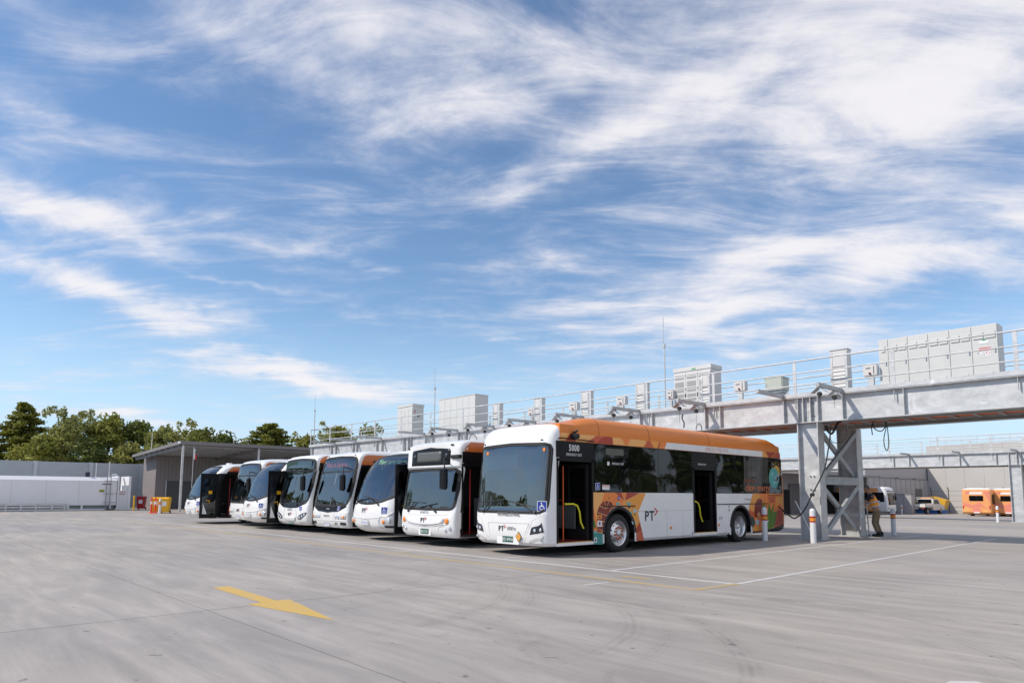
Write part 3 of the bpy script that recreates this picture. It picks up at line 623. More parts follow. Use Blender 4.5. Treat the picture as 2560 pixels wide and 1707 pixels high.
def interior(parent, sh, L, w, z0=.34, seats=True, floor=None, y0=.55, blind=True, entries=()):
    fl = floor or mat('bus_floor', (.05, .045, .045), .6)
    MB().box(-w + .55, w - .55, y0, L - .3, z0 - .03, z0).build('floor', fl, parent)
    for a, b in entries: MB().box(w - .551, w - .05, a, b, z0 - .03, z0).build('entry_floor', fl, parent)
    mb = MB(); mb.box(-w + .04, -w + .06, y0 + .5, L - .3, z0, 2.62); mb.box(-w + .05, w - .05, L - .32, L - .3, z0, 2.6); mb.box(-w + .05, w - .05, y0 + .6, L - .3, 2.60, 2.62); mb.build('lining', DARKIN, parent)
    mb = MB(); mb.box(-w + .12, w - .14, .28 + y0 - .5, .62 + y0 - .5, .86, 1.0, bev=.04); mb.box(-1.0, -.25, .30 + y0 - .5, .75 + y0 - .5, .95, 1.10, bev=.06); mb.build('dashboard', mat('dash_plastic', (.06, .065, .07), .6), parent)
    st = MB(); c = Vector((-.62, .85 + y0 - .5, 1.12)); N = 20
    st.tube([c + Vector((.22 * math.cos(2 * math.pi * k / N), -.12 * math.sin(2 * math.pi * k / N), .18 * math.sin(2 * math.pi * k / N))) for k in range(N + 1)], .016, 6, cap=False); st.tube([c, c + Vector((0, -.25, -.25))], .03, 6); st.beam(c - Vector((.2, 0, 0)), c + Vector((.2, 0, 0)), .03); st.build('steering_wheel', RUBBER, parent, 60)
    d = MB(); d.box(-.88, -.40, 1.25 + y0 - .5, 1.75 + y0 - .5, .82, .92, bev=.03); d.box(-.86, -.42, 1.68 + y0 - .5, 1.80 + y0 - .5, .92, 1.65, bev=.04); d.build('driver_seat', mat('seat_grey', (.05, .05, .06), .8), parent)
    if blind: MB().box(-w + .1, .12, .48 + y0 - .5, .49 + y0 - .5, 2.02, 2.36).build('sun_blind', mat('sun_blind_cloth', (.55, .57, .6), .7), parent)
    if seats:
        sm = mat('seat_blue', (.03, .04, .09), .8)
        for i in range(5):
            for xx in (-.95, .5):
                yy = 3.9 + i * 1.25
                if yy > L - 2: break
                q = MB(); q.box(xx, xx + .45, yy, yy + .42, .78, .88, bev=.03); q.box(xx, xx + .45, yy + .38, yy + .5, .85, 1.45, bev=.04); q.build('passenger_seat', sm, parent)
def mirror(parent, x, y, z, head=(.12, .26, .44), arm=.35, tilt=0):
    m = MB(); m.tube([(x - .28, y + .25, z + .34), (x - .06, y - .02, z + .36), (x, y - .05, z + .33), (x, y - .05, z)], .018, 6); m.build('mirror_arm', RUBBER, parent, 60)
    h = MB(); h.box(x - head[0], x + head[0], y - .14, y, z - head[2] + .05, z + .1, bev=.05); h.build('mirror', BLACKP, parent)
def wiper(sh, parent, base, mid, tip):
    P = lambda q, o: sh.pt(q[0], q[1], o)
    m = MB(); m.tube([P(base, .03), P(mid, .05)], .014, 6); m.tube([P(tip, .03), P(mid, .035), P((2 * mid[0] - tip[0], 2 * mid[1] - tip[1]), .03)], .011, 6); m.tube([P(base, -.01), P(base, .05)], .028, 8); m.build('wiper', RUBBER, parent, 60)
def pt_logo(parent, loc, rot, s, name='logo', sub=True):
    """the two letters and chevron of the operator's mark"""
    e = link(name, None, parent, loc); e.rotation_euler = rot; e.empty_display_size = .1
    text('PT', s, (-.22 * s, -.02 * s, 0), (0, 0, 0), NAVY, e, bold=.02 * s)
    t = .10 * s; x0 = .34 * s; a = .40 * s
    MB().prism([(x0, .55 * s), (x0 + t * .9, .62 * s), (x0 + a + t, .32 * s), (x0 + t * .9, .02 * s), (x0, .09 * s), (x0 + a - t * .5, .32 * s)], 'z', 0, .002).build('chevron', LRED, e)
    return e
def access_sticker(parent, loc, rot, s):
    e = MB(); e.prism(rrect(-s / 2, s / 2, -s / 2, s / 2, s * .06, 2), 'z', -.003, 0, LWHITE); e.prism(rrect(-s * .45, s * .45, -s * .45, s * .45, s * .04, 2), 'z', 0, .0015, BLUE)
    w = LWHITE; e.lathe([(0, .003), (s * .065, .003)], 12, w, o=(-s * .06, s * .30, 0))
    N = 16; vs = []
    for rr in (s * .16, s * .23):
        vs += [(-s * .03 + rr * math.cos(R(70 + 250 * k / N)), -s * .15 + rr * math.sin(R(70 + 250 * k / N)), .003) for k in range(N + 1)]
    e.add(vs, [(k, k + 1, N + 2 + k, N + 1 + k) for k in range(N)], w)
    for a, b in (((-.06, .22), (-.05, -.02)), ((-.05, -.02), (.16, -.02)), ((.16, -.02), (.25, -.28)), ((-.05, .1), (.12, .1))): e.beam((a[0] * s, a[1] * s, .003), (b[0] * s, b[1] * s, .003), s * .07, .001, w)
    o = e.build('access_sticker', None, parent); o.location = loc; o.rotation_euler = rot; return o
def plate(parent, loc, body, green=True, rot=FRONT, w=.37, h=.135):
    p = MB().prism(rrect(-w / 2, w / 2, -h / 2, h / 2, .012, 2), 'z', -.008, 0).build('number_plate', PLATEG if green else LWHITE, parent); p.location = loc; p.rotation_euler = rot
    text(body, h * .82, (0, -.005, .001), (0, 0, 0), LWHITE if green else BLUE, p, sx=.85); return p
def make_bus(name, label, cx, y0, sh, L, w, zs, ys, holes, wsc, matf, mats, wheels=(2.75, 8.7), ra=.58, seats=True, floor=None, y_in=.55, fancy=False, ring_w=.045, glass_m=None, group='buses parked in the row under the gantry', blind=True):
    t = thing(name, label, 'bus', (cx, y0, 0), 0, group)
    hole = wsc
    ar = [(yc, ra, 1.12) for yc in wheels]
    wz0, wz1 = min(z for x, z in wsc), max(z for x, z in wsc); zz = sorted(set(list(zs) + [1.12] + [round(wz0 - .06 + .04 * k, 3) for k in range(8)] + [round(wz1 - .2 + .04 * k, 3) for k in range(8)] + [round(wz0 + .3 + .1 * k, 3) for k in range(12)])); yy = sorted(set(list(ys) + [round(v, 3) for yc in wheels for v in (yc - ra - .1, yc + ra + .1)]))
    sh.build(t, zz, yy, holes, lambda x, z: inside(hole, x, z), matf, ar, 'body', mats)
    fring(sh, wsc, ring_w * .6, .004, RUBBER, 'windscreen_seal', t); fring(sh, wsc, -.05, .001, RUBBER, 'windscreen_frit', t)
    fpatch(sh, wsc, .002, glass_m or SCREEN, 'windscreen', t, 22, 28, 0)
    for sd in (1, -1):
        for i, yc in enumerate(wheels):
            wheel(t, sd * (w - .03), yc, .475, sd, fancy and sd > 0, i == 1); wheel_well(t, w, yc, ra, sd)
    interior(t, sh, L, w, seats=seats, floor=floor, y0=y_in, blind=blind, entries=[(h[1], h[2]) for h in holes if h[0] == 1])
    un = MB(); un.box(-w + .35, w - .35, .7, L - .4, .24, .30); un.build('underbody', RUBBER, t)
    return t
# ------------------------------------------------------------------ the big electric bus nearest the camera
MX, MY = -12.05, 10.65
z1 = zoom(1180, 1020, 1 / 4.1275); zm = zoom(1190, 1250, 230 / 2352); z2 = zoom(1380, 1020, .2636)
shM = Shell([(0.25, 1.2, 0.39, 0.4, 4.0, 11.6), (0.32, 1.25, 0.31, 0.4, 4.0, 11.75), (0.45, 1.25, 0.27, 0.4, 4.0, 11.83), (0.7, 1.25, 0.25, 0.4, 4.0, 11.85), (0.98, 1.25, 0.25, 0.4, 4.0, 11.85), (1.05, 1.25, 0.28, 0.4, 4.0, 11.85), (1.5, 1.25, 0.31, 0.4, 4.0, 11.85), (2.0, 1.25, 0.36, 0.4, 4.0, 11.82), (2.5, 1.25, 0.42, 0.4, 4.0, 11.75), (2.65, 1.25, 0.45, 0.4, 4.0, 11.7), (2.78, 1.25, 0.49, 0.4, 4, 11.66), (2.88, 1.25, 0.54, 0.4, 4, 11.6), (2.97, 1.24, 0.61, 0.4, 3.8, 11.55), (3.04, 1.22, 0.7, 0.42, 3.6, 11.5), (3.09, 1.17, 0.82, 0.45, 3.4, 11.45), (3.115, 1.08, 0.98, 0.5, 3.2, 11.4), (3.125, 0.9, 1.3, 0.6, 3, 11.3)])
def fxz(sh, cx, y0, q):
    """photo pixel on a bus front -> (x, z) on its surface"""
    Y = y0 + .1
    for _ in range(12):
        X, Z = on_y(q[0], q[1], Y); x = max(-1.24, min(1.24, X - cx)); Y = y0 + sh.y(x, Z)
    return x, Z
fm = lambda a, b: fxz(shM, MX, MY, zm(a, b)); f1 = lambda a, b: fxz(shM, MX, MY, z1(a, b))
def sM(a, b): y, z = on_x(*z2(a, b), -10.8); return (y - MY, z)
DOORS = [(.70, 1.96, .32, 2.25), (6.30, 7.50, .36, 2.20)]
wsM = sym([(.0, 1.00), (1.06, 1.0), (1.15, 1.03), (1.19, 1.11), (1.205, 1.3), (1.205, 1.8), (1.205, 2.45), (1.185, 2.54), (1.11, 2.575), (0, 2.61)])
def mM(c, side):
    if side and c.y < 90 and ((c.y > 9.6 and c.z < .32) or (c.y > 10.4 and c.z < .36) or (c.y > 11.0 and c.z < .46)): return 2
    if c.z > 2.66 and c.y < 90: return 3
    if side and c.y > 11.72 and c.y < 90: return 1
    if c.y > 90: return 1
    if side and 1.47 < c.z < 2.66 and .66 < c.y < 11.68: return 2
    return 0
zsM = [.25, .29, .32, .36, .45, .6, .8, .98, 1.05, 1.2, 1.475, 1.6, 1.8, 2.0, 2.2, 2.25, 2.45, 2.55, 2.62, 2.66, 2.72, 2.78, 2.83, 2.88, 2.92, 2.97, 3.01, 3.04, 3.07, 3.09, 3.105, 3.115, 3.125]
ysM = [.70, .80, 1.96, 2.1, 3.5, 4.7, 6.3, 7.5, 8.2, 9.9, 11.0, 11.68]
bus = make_bus('city_bus', 'large white and orange electric bus with 5000 over its open front door', MX, MY, shM, 11.85, 1.25, zsM, ysM,
               [(1, d[0], d[1], d[2], d[3]) for d in DOORS], wsM, mM, [WHITE, ORANGE, BLACKP, two_tone('bus_two_tone', (.80, .795, .79), (.74, .215, .026), .80)], (2.97, 8.90), .60, floor=mat('red_floor', (.18, .015, .015), .55), fancy=True)
# front face
lampM = [fm(1375, 880), fm(1420, 690), fm(1580, 665), fm(1690, 590), fm(1785, 572), fm(1750, 830)]
def mirror_poly(p): return [(-x, z) for x, z in reversed(p)]
DKLAMP = mat('headlamp_glass', (.012, .014, .025), .06, coat=.6)
for pol, sgn in ((lampM, 1), (mirror_poly(lampM), -1)):
    h = fpatch(shM, pol, .010, DKLAMP, 'headlight', bus, 8, 10)
    for q in ((1500, 770), (1645, 760)):
        x, z = fm(*q); p = shM.pt(sgn * x, z, .012); MB().lathe([(0, -.012), (.028, -.010), (.04, 0)], 14, axis='y', o=p).build('headlamp_lens', LAMPG, h, 40)
# sculpted bumper scoops beside the plate, seams, service flap
SEAM = mat('panel_seam', (.30, .29, .28), .7); SCOOP = WHITE
def seam(sh, parent, pts, w=.007, off=.0008, m=None):
    mb = MB(); n = len(pts)
    for a, b in zip(pts[:-1], pts[1:]):
        k = max(2, int((Vector(a) - Vector(b)).length / .12))
        mb.tube([sh.pt(a[0] + (b[0] - a[0]) * i / k, a[1] + (b[1] - a[1]) * i / k, off) for i in range(k + 1)], w / 2, 5)
    return mb.build('panel_seam', m or SEAM, parent)
flap = [fm(310, 562), fm(1355, 598), fm(1195, 1095), fm(440, 1050), fm(310, 562)]
seam(shM, bus, flap)
for s_ in (1, -1):
    pts = [fm(1330, 1025), fm(1520, 955), fm(1735, 905), fm(1735, 1000), fm(1480, 1060), fm(1400, 1120)]; pts = [(s_ * abs(x), z) for x, z in pts]
    fpatch(shM, [pts[0], pts[1], pts[2], pts[3], pts[4], pts[5]], .005, mat('scoop_shade_white', (.62, .61, .60), .4), 'bumper_scoop', bus, 6, 8, .01)  # greyer white paints in the shade of the recessed scoop
    q = [fm(1250, 1140), fm(1270, 960), fm(1440, 520), fm(1650, 420), fm(1920, 320)]; seam(shM, bus, [(s_ * abs(x), z) for x, z in q], .005)
x, z = fm(1650, 1000)
for s_ in (1, -1): p = shM.pt(s_ * x, z, .03); MB().lathe([(.03, .03), (.03, -.01), (.02, -.02), (0, -.02)], 12, axis='y', o=p).build('fog_lamp', LAMPG, bus, 40)
x, z = fm(825, 985); p = shM.pt(x, z, .012); MB().prism(rrect(x - .38, x + .38, z - .115, z + .10, .02, 2), 'y', p.y - .004, p.y + .05).build('plate_recess', WHITE, bus)
plate(bus, p + Vector((0, -.012, 0)), 'BS14WA', True)
x, z = fm(1100, 935); p = shM.pt(x, z, .016); d = .16
MB().prism([(x - d * .62, z), (x, z - d * .78), (x + d * .62, z), (x, z + d * .78)], 'y', p.y - .004, p.y, NAVY).prism([(x - d * .52, z), (x, z - d * .66), (x + d * .52, z), (x, z + d * .66)], 'y', p.y - .006, p.y - .004, mat('diamond_orange', (.72, .36, .06), .5)).build('warning_diamond', None, bus)
text('E', .09, (x, p.y - .0065, z), FRONT, LORANGE, bus)
x, z = fm(835, 350); text('KINGLONG', .115, shM.pt(x, z, .02), (R(88), 0, 0), LGREY, bus, sx=1.15, bold=.003)
x, z = fm(655, 715); pt_logo(bus, shM.pt(x, z, .008) + Vector((.02, 0, 0)), FRONT, .16)
x, z = fm(915, 735); text('KINETIC', .085, shM.pt(x, z, .008), FRONT, LGREY, bus, sx=.9); x, z = fm(885, 680); text('Operated by', .035, shM.pt(x, z, .008), FRONT, LGREY, bus)
x, z = fm(1805, 150); access_sticker(bus, shM.pt(x, z, .008), (R(90), 0, R(28)), .23)
wiper(shM, bus, fm(1510, 320), fm(1150, 95), (fm(1150, 95)[0] + .42, fm(1150, 95)[1] - .06)); wiper(shM, bus, fm(205, 290), fm(420, 20), (fm(420, 20)[0] + .45, fm(420, 20)[1] + .02))
for q in ((165, 470), (745, 428)): x, z = f1(*q); MB().lathe([(.0, -.012), (.04, -.008), (.045, 0)], 16, axis='y', o=shM.pt(x, z, .004)).build('indicator_lamp', AMBER, bus, 40)
for q in ((140, 378), (722, 325)): x, z = f1(*q); MB().box(x - .035, x + .035, -.025, .02, z - .012, z + .012, bev=.006).build('marker_lamp', RUBBER, bus, None, (0, shM.y(x, z), 0))
# display box and header behind the top of the windscreen
MB().box(-.98, .98, .86, .90, 2.2, 2.56).build('destination_display', mat('display_dark', (.02, .025, .03), .3), bus)
MB().beam((-.98, .82, 2.17), (.98, .82, 2.17), .04, .07).build('display_frame', RUBBER, bus)
# flank: windows
def pane(y0, y1, z0, z1, parent=bus, x=1.25, m=TINT): return MB().prism(rrect(y0, y1, z0, z1, .03, 3), 'x', x + .001, x + .006).build('window', m, parent)
for a, b_ in ((2.02, 3.40), (3.415, 4.62), (4.635, 6.24), (7.56, 8.60), (8.615, 9.60), (9.615, 11.66)): pane(a, b_, 1.49, 2.64)
MB().prism(rrect(2.06, 3.36, 2.34, 2.60, .03, 3), 'x', 1.2565, 1.258).build('side_display', black_glass('display_glass', 1.5, (.02, .022, .024)), bus)
MB().prism(rrect(2.45, 3.15, 2.40, 2.56, .01, 2), 'x', 1.258, 1.2595).build('side_display_board', mat('board_olive', (.10, .105, .08), .4), bus)
MB().prism(rrect(.68, 1.98, 2.27, 2.655, .01, 2), 'x', 1.251, 1.258).build('door_header', BLACKP, bus)
text('5000', .21, (1.2585, 1.29, 2.50), SIDE, LWHITE, bus, sx=.8, bold=.003); text('EMERGENCY EXIT', .085, (1.2585, 1.29, 2.345), SIDE, LWHITE, bus, sx=.72)
text('EMERGENCY EXIT', .075, (1.2585, 2.92, 2.185), SIDE, LWHITE, bus, sx=.72); MB().box(1.2575, 1.2585, 2.50, 2.585, 2.14, 2.23).build('exit_symbol', LWHITE, bus)
text('EMERGENCY EXIT', .075, (1.2585, 6.78, 2.30), SIDE, LWHITE, bus, sx=.66)
access_sticker(bus, (1.2585, 2.13, 1.62), SIDE, .17); MB().box(1.2575, 1.2585, 2.30, 2.58, 1.54, 1.66, LWHITE).box(1.2585, 1.259, 2.31, 2.57, 1.61, 1.655, LPINK).build('notice_sticker', None, bus)
MB().box(1.2572, 1.258, 6.24, 7.56, 2.20, 2.5).build('door_header', BLACKP, bus)
# door frames, steps and grab rails
for (a, b_, za, zb) in DOORS:
    fr = MB(); t_ = .05; fr.box(1.18, 1.262, a - .005, a + t_, za, zb); fr.box(1.18, 1.262, b_ - t_, b_ + .005, za, zb); fr.box(1.18, 1.262, a, b_, zb - .06, zb + .005); fr.build('door_frame', BLACKP, bus)
    MB().box(1.10, 1.265, a, b_, za - .07, za - .002).build('door_step', WHITE, bus); MB().box(1.19, 1.26, a + .05, b_ - .05, za - .002, za + .012).build('step_edge', mat('step_yellow', (.6, .35, .05), .5), bus)
    dl = MB(); dl.box(.55, 1.16, b_ - .11, b_ - .05, za + .03, zb - .1); dl.build('door_leaf', RUBBER, bus); MB().box(.62, 1.10, b_ - .118, b_ - .111, za + .35, zb - .2).build('door_pane', TINT, bus)
    dl = MB(); dl.box(.62, 1.16, a + .05, a + .1, za + .03, zb - .1); dl.build('door_leaf', RUBBER, bus)
    gy = b_ - .5 if a < 1 else a + .35
    MB().tube([(1.12, gy - .35, za + .88), (1.12, gy - .05, za + .88), (1.12, gy + .08, za + .84), (1.12, gy + .16, za + .7), (1.12, gy + .2, za + .45), (1.12, gy + .3, za + .3)], .022, 8).build('grab_rail', HANDY, bus, 60)
MB().tube([(.85, 1.34, .34), (.85, 1.34, 2.1)], .018, 8).build('grab_pole', POLEO, bus); MB().tube([(.85, 1.34, 1.28), (.4, 1.6, 1.28)], .018, 8).build('grab_pole', POLEO, bus); MB().tube([(.6, 7.1, .34), (.6, 7.1, 2.2)], .018, 8).build('grab_pole', POLEO, bus); MB().tube([(.7, 6.5, 1.25), (.7, 7.3, 1.25)], .018, 8).build('grab_pole', POLEO, bus)
MB().box(.2, .85, 1.75, 1.78, .6, 1.15).build('modesty_panel', mat('screen_grey', (.14, .15, .15), .3), bus)
# mouldings and small fittings on the flank
for a, b_, z in ((480, 785, 930), (1565, 2045, 910)): y0_, zz_ = sM(a, z); y1_, _z = sM(b_, z); MB().box(1.25, 1.268, y0_, y1_, zz_ - .012, zz_ + .012).build('rub_strip', RUBBER, bus)
y0_, zz_ = sM(2045, 826); MB().box(1.25, 1.262, y0_, 11.6, zz_ - .01, zz_ + .01).build('rub_strip', RUBBER, bus)
for a, b_ in ((1127, 1132), (1583, 1105)): y_, z_ = sM(a, b_); MB().box(1.25, 1.268, y_ - .045, y_ + .045, z_ - .035, z_ + .035, bev=.01).build('side_marker', AMBER, bus)
for yy in (5.0, 5.75): MB().box(1.2502, 1.2515, yy - .003, yy + .003, .27, 1.0).build('panel_seam', SEAM, bus)
for za in (1.0,): MB().box(1.2502, 1.2515, 3.7, 6.25, za - .003, za + .003).build('panel_seam', SEAM, bus)
for a, b_ in ((1678, 965), (1608, 1040), (1590, 1042), (448, 1092), (410, 1250), (1330, 1187)): y_, z_ = sM(a, b_); MB().box(1.25, 1.258, y_ - .05, y_ + .05, z_ - .06, z_ + .06, LWHITE).box(1.258, 1.2595, y_ - .02, y_ + .02, z_ - .035, z_ + .035, NAVY).build('charge_flap' if a > 500 else 'fitting_plate', None, bus)
MB().box(1.2515, 1.27, 11.35, 11.5, 1.02, 1.14, bev=.01).build('charge_socket', POLEO, bus)
# livery artwork on the flank
OR1 = mat('livery_orange', (.84, .23, .05), .4, coat=.1); OR2 = mat('livery_amber', (.82, .34, .06), .4, coat=.1); OR3 = mat('livery_tan', (.86, .43, .14), .4, coat=.1)
RD1 = mat('livery_rust', (.40, .045, .022), .4, coat=.1); RD2 = mat('livery_maroon', (.22, .022, .015), .35, coat=.3); RD3 = mat('livery_brick', (.55, .10, .04), .4, coat=.1); CRM = mat('livery_cream', (.75, .42, .17), .4)
TEAL = mat('livery_teal', (.05, .26, .24), .4); AQUA = mat('livery_aqua', (.17, .45, .42), .4); PALEB = mat('livery_pale_blue', (.42, .58, .62), .4); GREEN = mat('livery_green', (.09, .2, .025), .4); DGREEN = mat('livery_dark_green', (.02, .07, .05), .4)
SUNY = mat('livery_sun', (.75, .42, .05), .4)
DY = [0]
def art(pts, m, name='livery_panel', conv=sM): DY[0] += 1; return side_poly([conv(*p) for p in pts], m, name, bus, 1.25, .0028 + .00012 * DY[0])
zt = zoom(1480, 1210, 220 / 1816)
def sT(a, b): y, z = on_x(*zt(a, b), -10.8); return (y - MY, z)
zr_ = zoom(1790, 1120, 180 / 1176)
def sR(a, b): y, z = on_x(*zr_(a, b), -10.8); return (y - MY, z)
A = lambda pts, m, name='livery_panel': art(pts, m, name, sT)
def arc_pts(c, r, a0, a1, n=14): return [(c[0] + r * math.cos(R(a0 + (a1 - a0) * i / n)), c[1] - r * math.sin(R(a0 + (a1 - a0) * i / n))) for i in range(n + 1)]
cw = (560, 1010); 
def archcut(pts_top): return pts_top
# front quarter (wheel opening cut away): left part, top part, right part
yw, rw_ = 2.97, .665
def cut_arch(poly):
    """drop what lies inside the wheel opening from a (y,z) polygon by clamping it outward"""
    out = []
    P = [Vector(p) for p in poly]
    for a, b_ in zip(P, P[1:] + P[:1]):
        k = max(1, int((b_ - a).length / .05))
        for i in range(k):
            q = a + (b_ - a) * (i / k); out.append(q)
    res = []
    for q in out:
        if abs(q.x - yw) < rw_ and q.y < .47: q = Vector((yw - rw_ if q.x < yw else yw + rw_, q.y))
        else:
            d = q - Vector((yw, .47))
            if d.length < rw_: d = d.normalized() * rw_; q = Vector((yw, .47)) + d
        res.append((q.x, q.y))
    return res
def C(pts, m, name='livery_panel'):
    DY[0] += 1; return side_poly(cut_arch([sT(*p) for p in pts]), m, name, bus, 1.25, .0028 + .00012 * DY[0])
C([(12, 168), (1108, 182), (945, 590), (985, 770), (1070, 1160), (860, 1160), (860, 1000), (820, 760), (700, 560), (560, 480), (400, 560), (290, 760), (265, 1240), (20, 1240)], OR1)
C([(12, 168), (255, 170), (95, 740), (20, 430)], OR3); C([(20, 430), (95, 740), (80, 900), (20, 900)], OR1)
C([(1108, 182), (945, 590), (985, 770), (860, 1000), (820, 760), (700, 560), (600, 480), (670, 350), (985, 180)], OR2)
C([(455, 172), (605, 174), (665, 345)], RD1); C([(700, 174), (985, 180), (680, 335)], RD1); C([(605, 174), (700, 174), (675, 340)], OR1)
C([(985, 770), (1040, 1000), (920, 1040), (870, 980)], RD1); C([(1040, 1000), (1070, 1160), (862, 1160), (920, 1040)], RD3)
C([(265, 1240), (262, 980), (110, 980), (100, 590), (150, 440), (220, 365), (310, 340), (400, 370), (450, 450), (400, 560), (290, 760)], RD2)
for a, b_ in (((255, 355), (285, 490)), ((345, 350), (300, 500)), ((440, 410), (315, 660)), ((150, 440), (290, 510)), ((115, 580), (310, 650)), ((110, 740), (280, 780)), ((130, 930), (262, 970)), ((205, 850), (265, 880))):
    p, q = Vector(sT(*a)), Vector(sT(*b_)); n_ = Vector((-(q - p).y, (q - p).x)).normalized() * .008; DY[0] += 1; side_poly([(p - n_)[:], (q - n_)[:], (q + n_)[:], (p + n_)[:]], CRM, 'livery_line', bus, 1.25, .0028 + .00012 * DY[0])
for a, b_ in (((465, 172), (668, 350)), ((605, 174), (672, 345)), ((703, 174), (680, 335)), ((668, 352), (985, 182)), ((668, 352), (580, 430)), ((925, 1035), (1020, 965))):
    p, q = Vector(sT(*a)), Vector(sT(*b_)); n_ = Vector((-(q - p).y, (q - p).x)).normalized() * .006; DY[0] += 1; side_poly([(p - n_)[:], (q - n_)[:], (q + n_)[:], (p + n_)[:]], CRM, 'livery_line', bus, 1.25, .0028 + .00012 * DY[0])
C([(20, 1240), (20, 1010), (60, 985), (150, 995), (258, 1030), (268, 1240)], TEAL)
for cx_, cy_, r_, m_ in ((530, 400, 42, AQUA), (755, 400, 46, AQUA), (790, 590, 42, AQUA), (885, 545, 46, PALEB), (860, 790, 46, PALEB), (70, 830, 30, CRM), (55, 980, 38, AQUA), (720, 525, 22, PALEB)):
    A([(cx_ - r_, cy_ - r_ * .8), (cx_ - r_ * .3, cy_ - r_ * .4), (cx_, cy_ - r_ * .9), (cx_ + r_ * .3, cy_ - r_ * .4), (cx_ + r_, cy_ - r_ * .7), (cx_ + r_ * .7, cy_ + r_ * .7), (cx_ - r_ * .6, cy_ + r_ * .8)], m_, 'livery_flower')
for a in ([(745, 455), (785, 455), (775, 500), (750, 500)], [(860, 600), (895, 600), (890, 640), (865, 640)], [(800, 640), (820, 640), (815, 680), (800, 680)], [(22, 700), (45, 740), (90, 900), (60, 905), (22, 860)]): A(a, GREEN if a[0][0] > 850 or a[0][0] < 100 else DGREEN, 'livery_leaf')
for a in ([(300, 250), (395, 250), (390, 320), (300, 320)], [(105, 635), (200, 635), (195, 715), (105, 715)]): A(a, OR2, 'livery_window'); A([(a[0][0] + 18, a[0][1] + 16), (a[1][0] - 18, a[1][1] + 16), (a[2][0] - 16, a[2][1] - 14), (a[3][0] + 18, a[3][1] - 14)], RD3, 'livery_window')
for cx_, cy_ in ((90, 1080), (150, 1110), (215, 1060), (190, 1150), (230, 1190), (110, 1170), (60, 1130), (145, 1195)): A([(cx_ - 6, cy_ - 6), (cx_ + 6, cy_ - 6), (cx_ + 6, cy_ + 6), (cx_ - 6, cy_ + 6)], PALEB, 'livery_dot')
A([(105, 755), (200, 750), (202, 870), (105, 875)], LWHITE, 'fitting_label'); A([(140, 780), (170, 778), (170, 840), (140, 842)], RD1, 'fitting_label'); A([(525, 250), (570, 250), (570, 325), (525, 325)], BLUE, 'fitting_label'); A([(538, 275), (558, 275), (558, 300), (538, 300)], LWHITE, 'fitting_label')
# rear quarter (sR coordinates)
yw = 8.90
def C2(pts, m, name='livery_panel'):
    DY[0] += 1; return side_poly(cut_arch([sR(*p) for p in pts]), m, name, bus, 1.25, .0028 + .00012 * DY[0])
C2([(600, 737), (1085, 742), (1092, 1245), (960, 1285), (840, 1330), (605, 1355), (530, 1000)], OR1)
C2([(600, 737), (690, 738), (740, 830), (640, 930), (620, 1040), (530, 1000)], OR2); C2([(530, 1000), (620, 1040), (600, 1130), (560, 1130)], RD3); C2([(980, 800), (1088, 780), (1090, 940), (975, 930)], OR2); C2([(840, 790), (970, 780), (960, 880), (880, 900)], RD3)
C2([(950, 1270), (1000, 1000), (1090, 1020), (1092, 1250)], RD1); C2([(620, 1120), (625, 930), (660, 850), (700, 815), (750, 840), (760, 1100), (700, 1130)], RD2)
C2([(605, 1355), (600, 1290), (740, 1260), (740, 1350)], OR2)
for pts in ([(755, 1000), (740, 860), (770, 950), (780, 820), (800, 960), (830, 900), (810, 1050)], [(835, 1335), (830, 1100), (860, 900), (835, 830), (870, 900), (890, 1020), (960, 870), (920, 1050), (1000, 1010), (950, 1270)]): C2(pts, GREEN, 'livery_leaf')
for a, b_ in (((870, 1330), (870, 1000)), ((910, 1300), (950, 900)), ((850, 1300), (840, 950))):
    p, q = Vector(sR(*a)), Vector(sR(*b_)); DY[0] += 1; side_poly([(p.x - .05, p.y), (p.x + .05, p.y), (q.x, q.y)], mat('livery_mid_green', (.13, .28, .03), .4), 'livery_leaf', bus, 1.25, .0028 + .00012 * DY[0])
C2([(570, 1110), (610, 1120), (640, 1220), (600, 1300), (575, 1230)], DGREEN, 'livery_leaf'); C2([(635, 1165), (655, 1190), (665, 1145), (685, 1180), (710, 1160), (695, 1250), (655, 1250)], PALEB, 'livery_flower'); C2([(665, 1080), (700, 1030), (725, 1100), (700, 1150)], CRM, 'livery_flower'); C2([(820, 1130), (835, 1180), (860, 1170), (840, 1215), (815, 1200)], PALEB, 'livery_flower')
for p_ in ([(930, 990), (1005, 980), (1000, 1030), (940, 1025)],): C2(p_, LORANGE, 'charge_flap'); 
# roof-edge strip above the windows
def sE(pts, m): return art(pts, m, 'livery_panel', sM)
DY[0] = 0
zlo, zhi = 2.668, 2.845
def cant(y0, y1, y2, y3, m): # quad on the cant rail; bottom y0..y1, top y3..y2
    DY[0] += 1; return side_poly([(y0, zlo), (y1, zlo), (y2, zhi), (y3, zhi)], m, 'livery_panel', bus, 1.25, .0015 + .00012 * DY[0])
cant(.83, 3.4, 3.4, .83, OR3); cant(1.0, 1.35, 1.4, 1.15, RD1); cant(1.75, 2.1, 2.5, 2.1, RD3); cant(2.1, 2.75, 2.72, 2.4, RD1); cant(2.75, 4.1, 4.1, 2.73, OR3); cant(3.25, 3.30, 3.45, 3.05, OR1); cant(4.0, 4.7, 4.75, 4.2, RD3); cant(4.45, 4.6, 4.7, 4.3, OR2); cant(4.75, 5.05, 5.1, 4.8, OR1)
cant(4.95, 10.4, 10.4, 5.05, WHITE); cant(10.4, 11.62, 11.6, 10.4, OR2); cant(10.8, 11.0, 11.3, 10.6, RD1); cant(11.05, 11.62, 11.6, 11.35, RD3)
text('100% ELECTRIC BUS', .155, (1.256, 7.62, 2.755), SIDE, LPINK, bus, sx=.86)
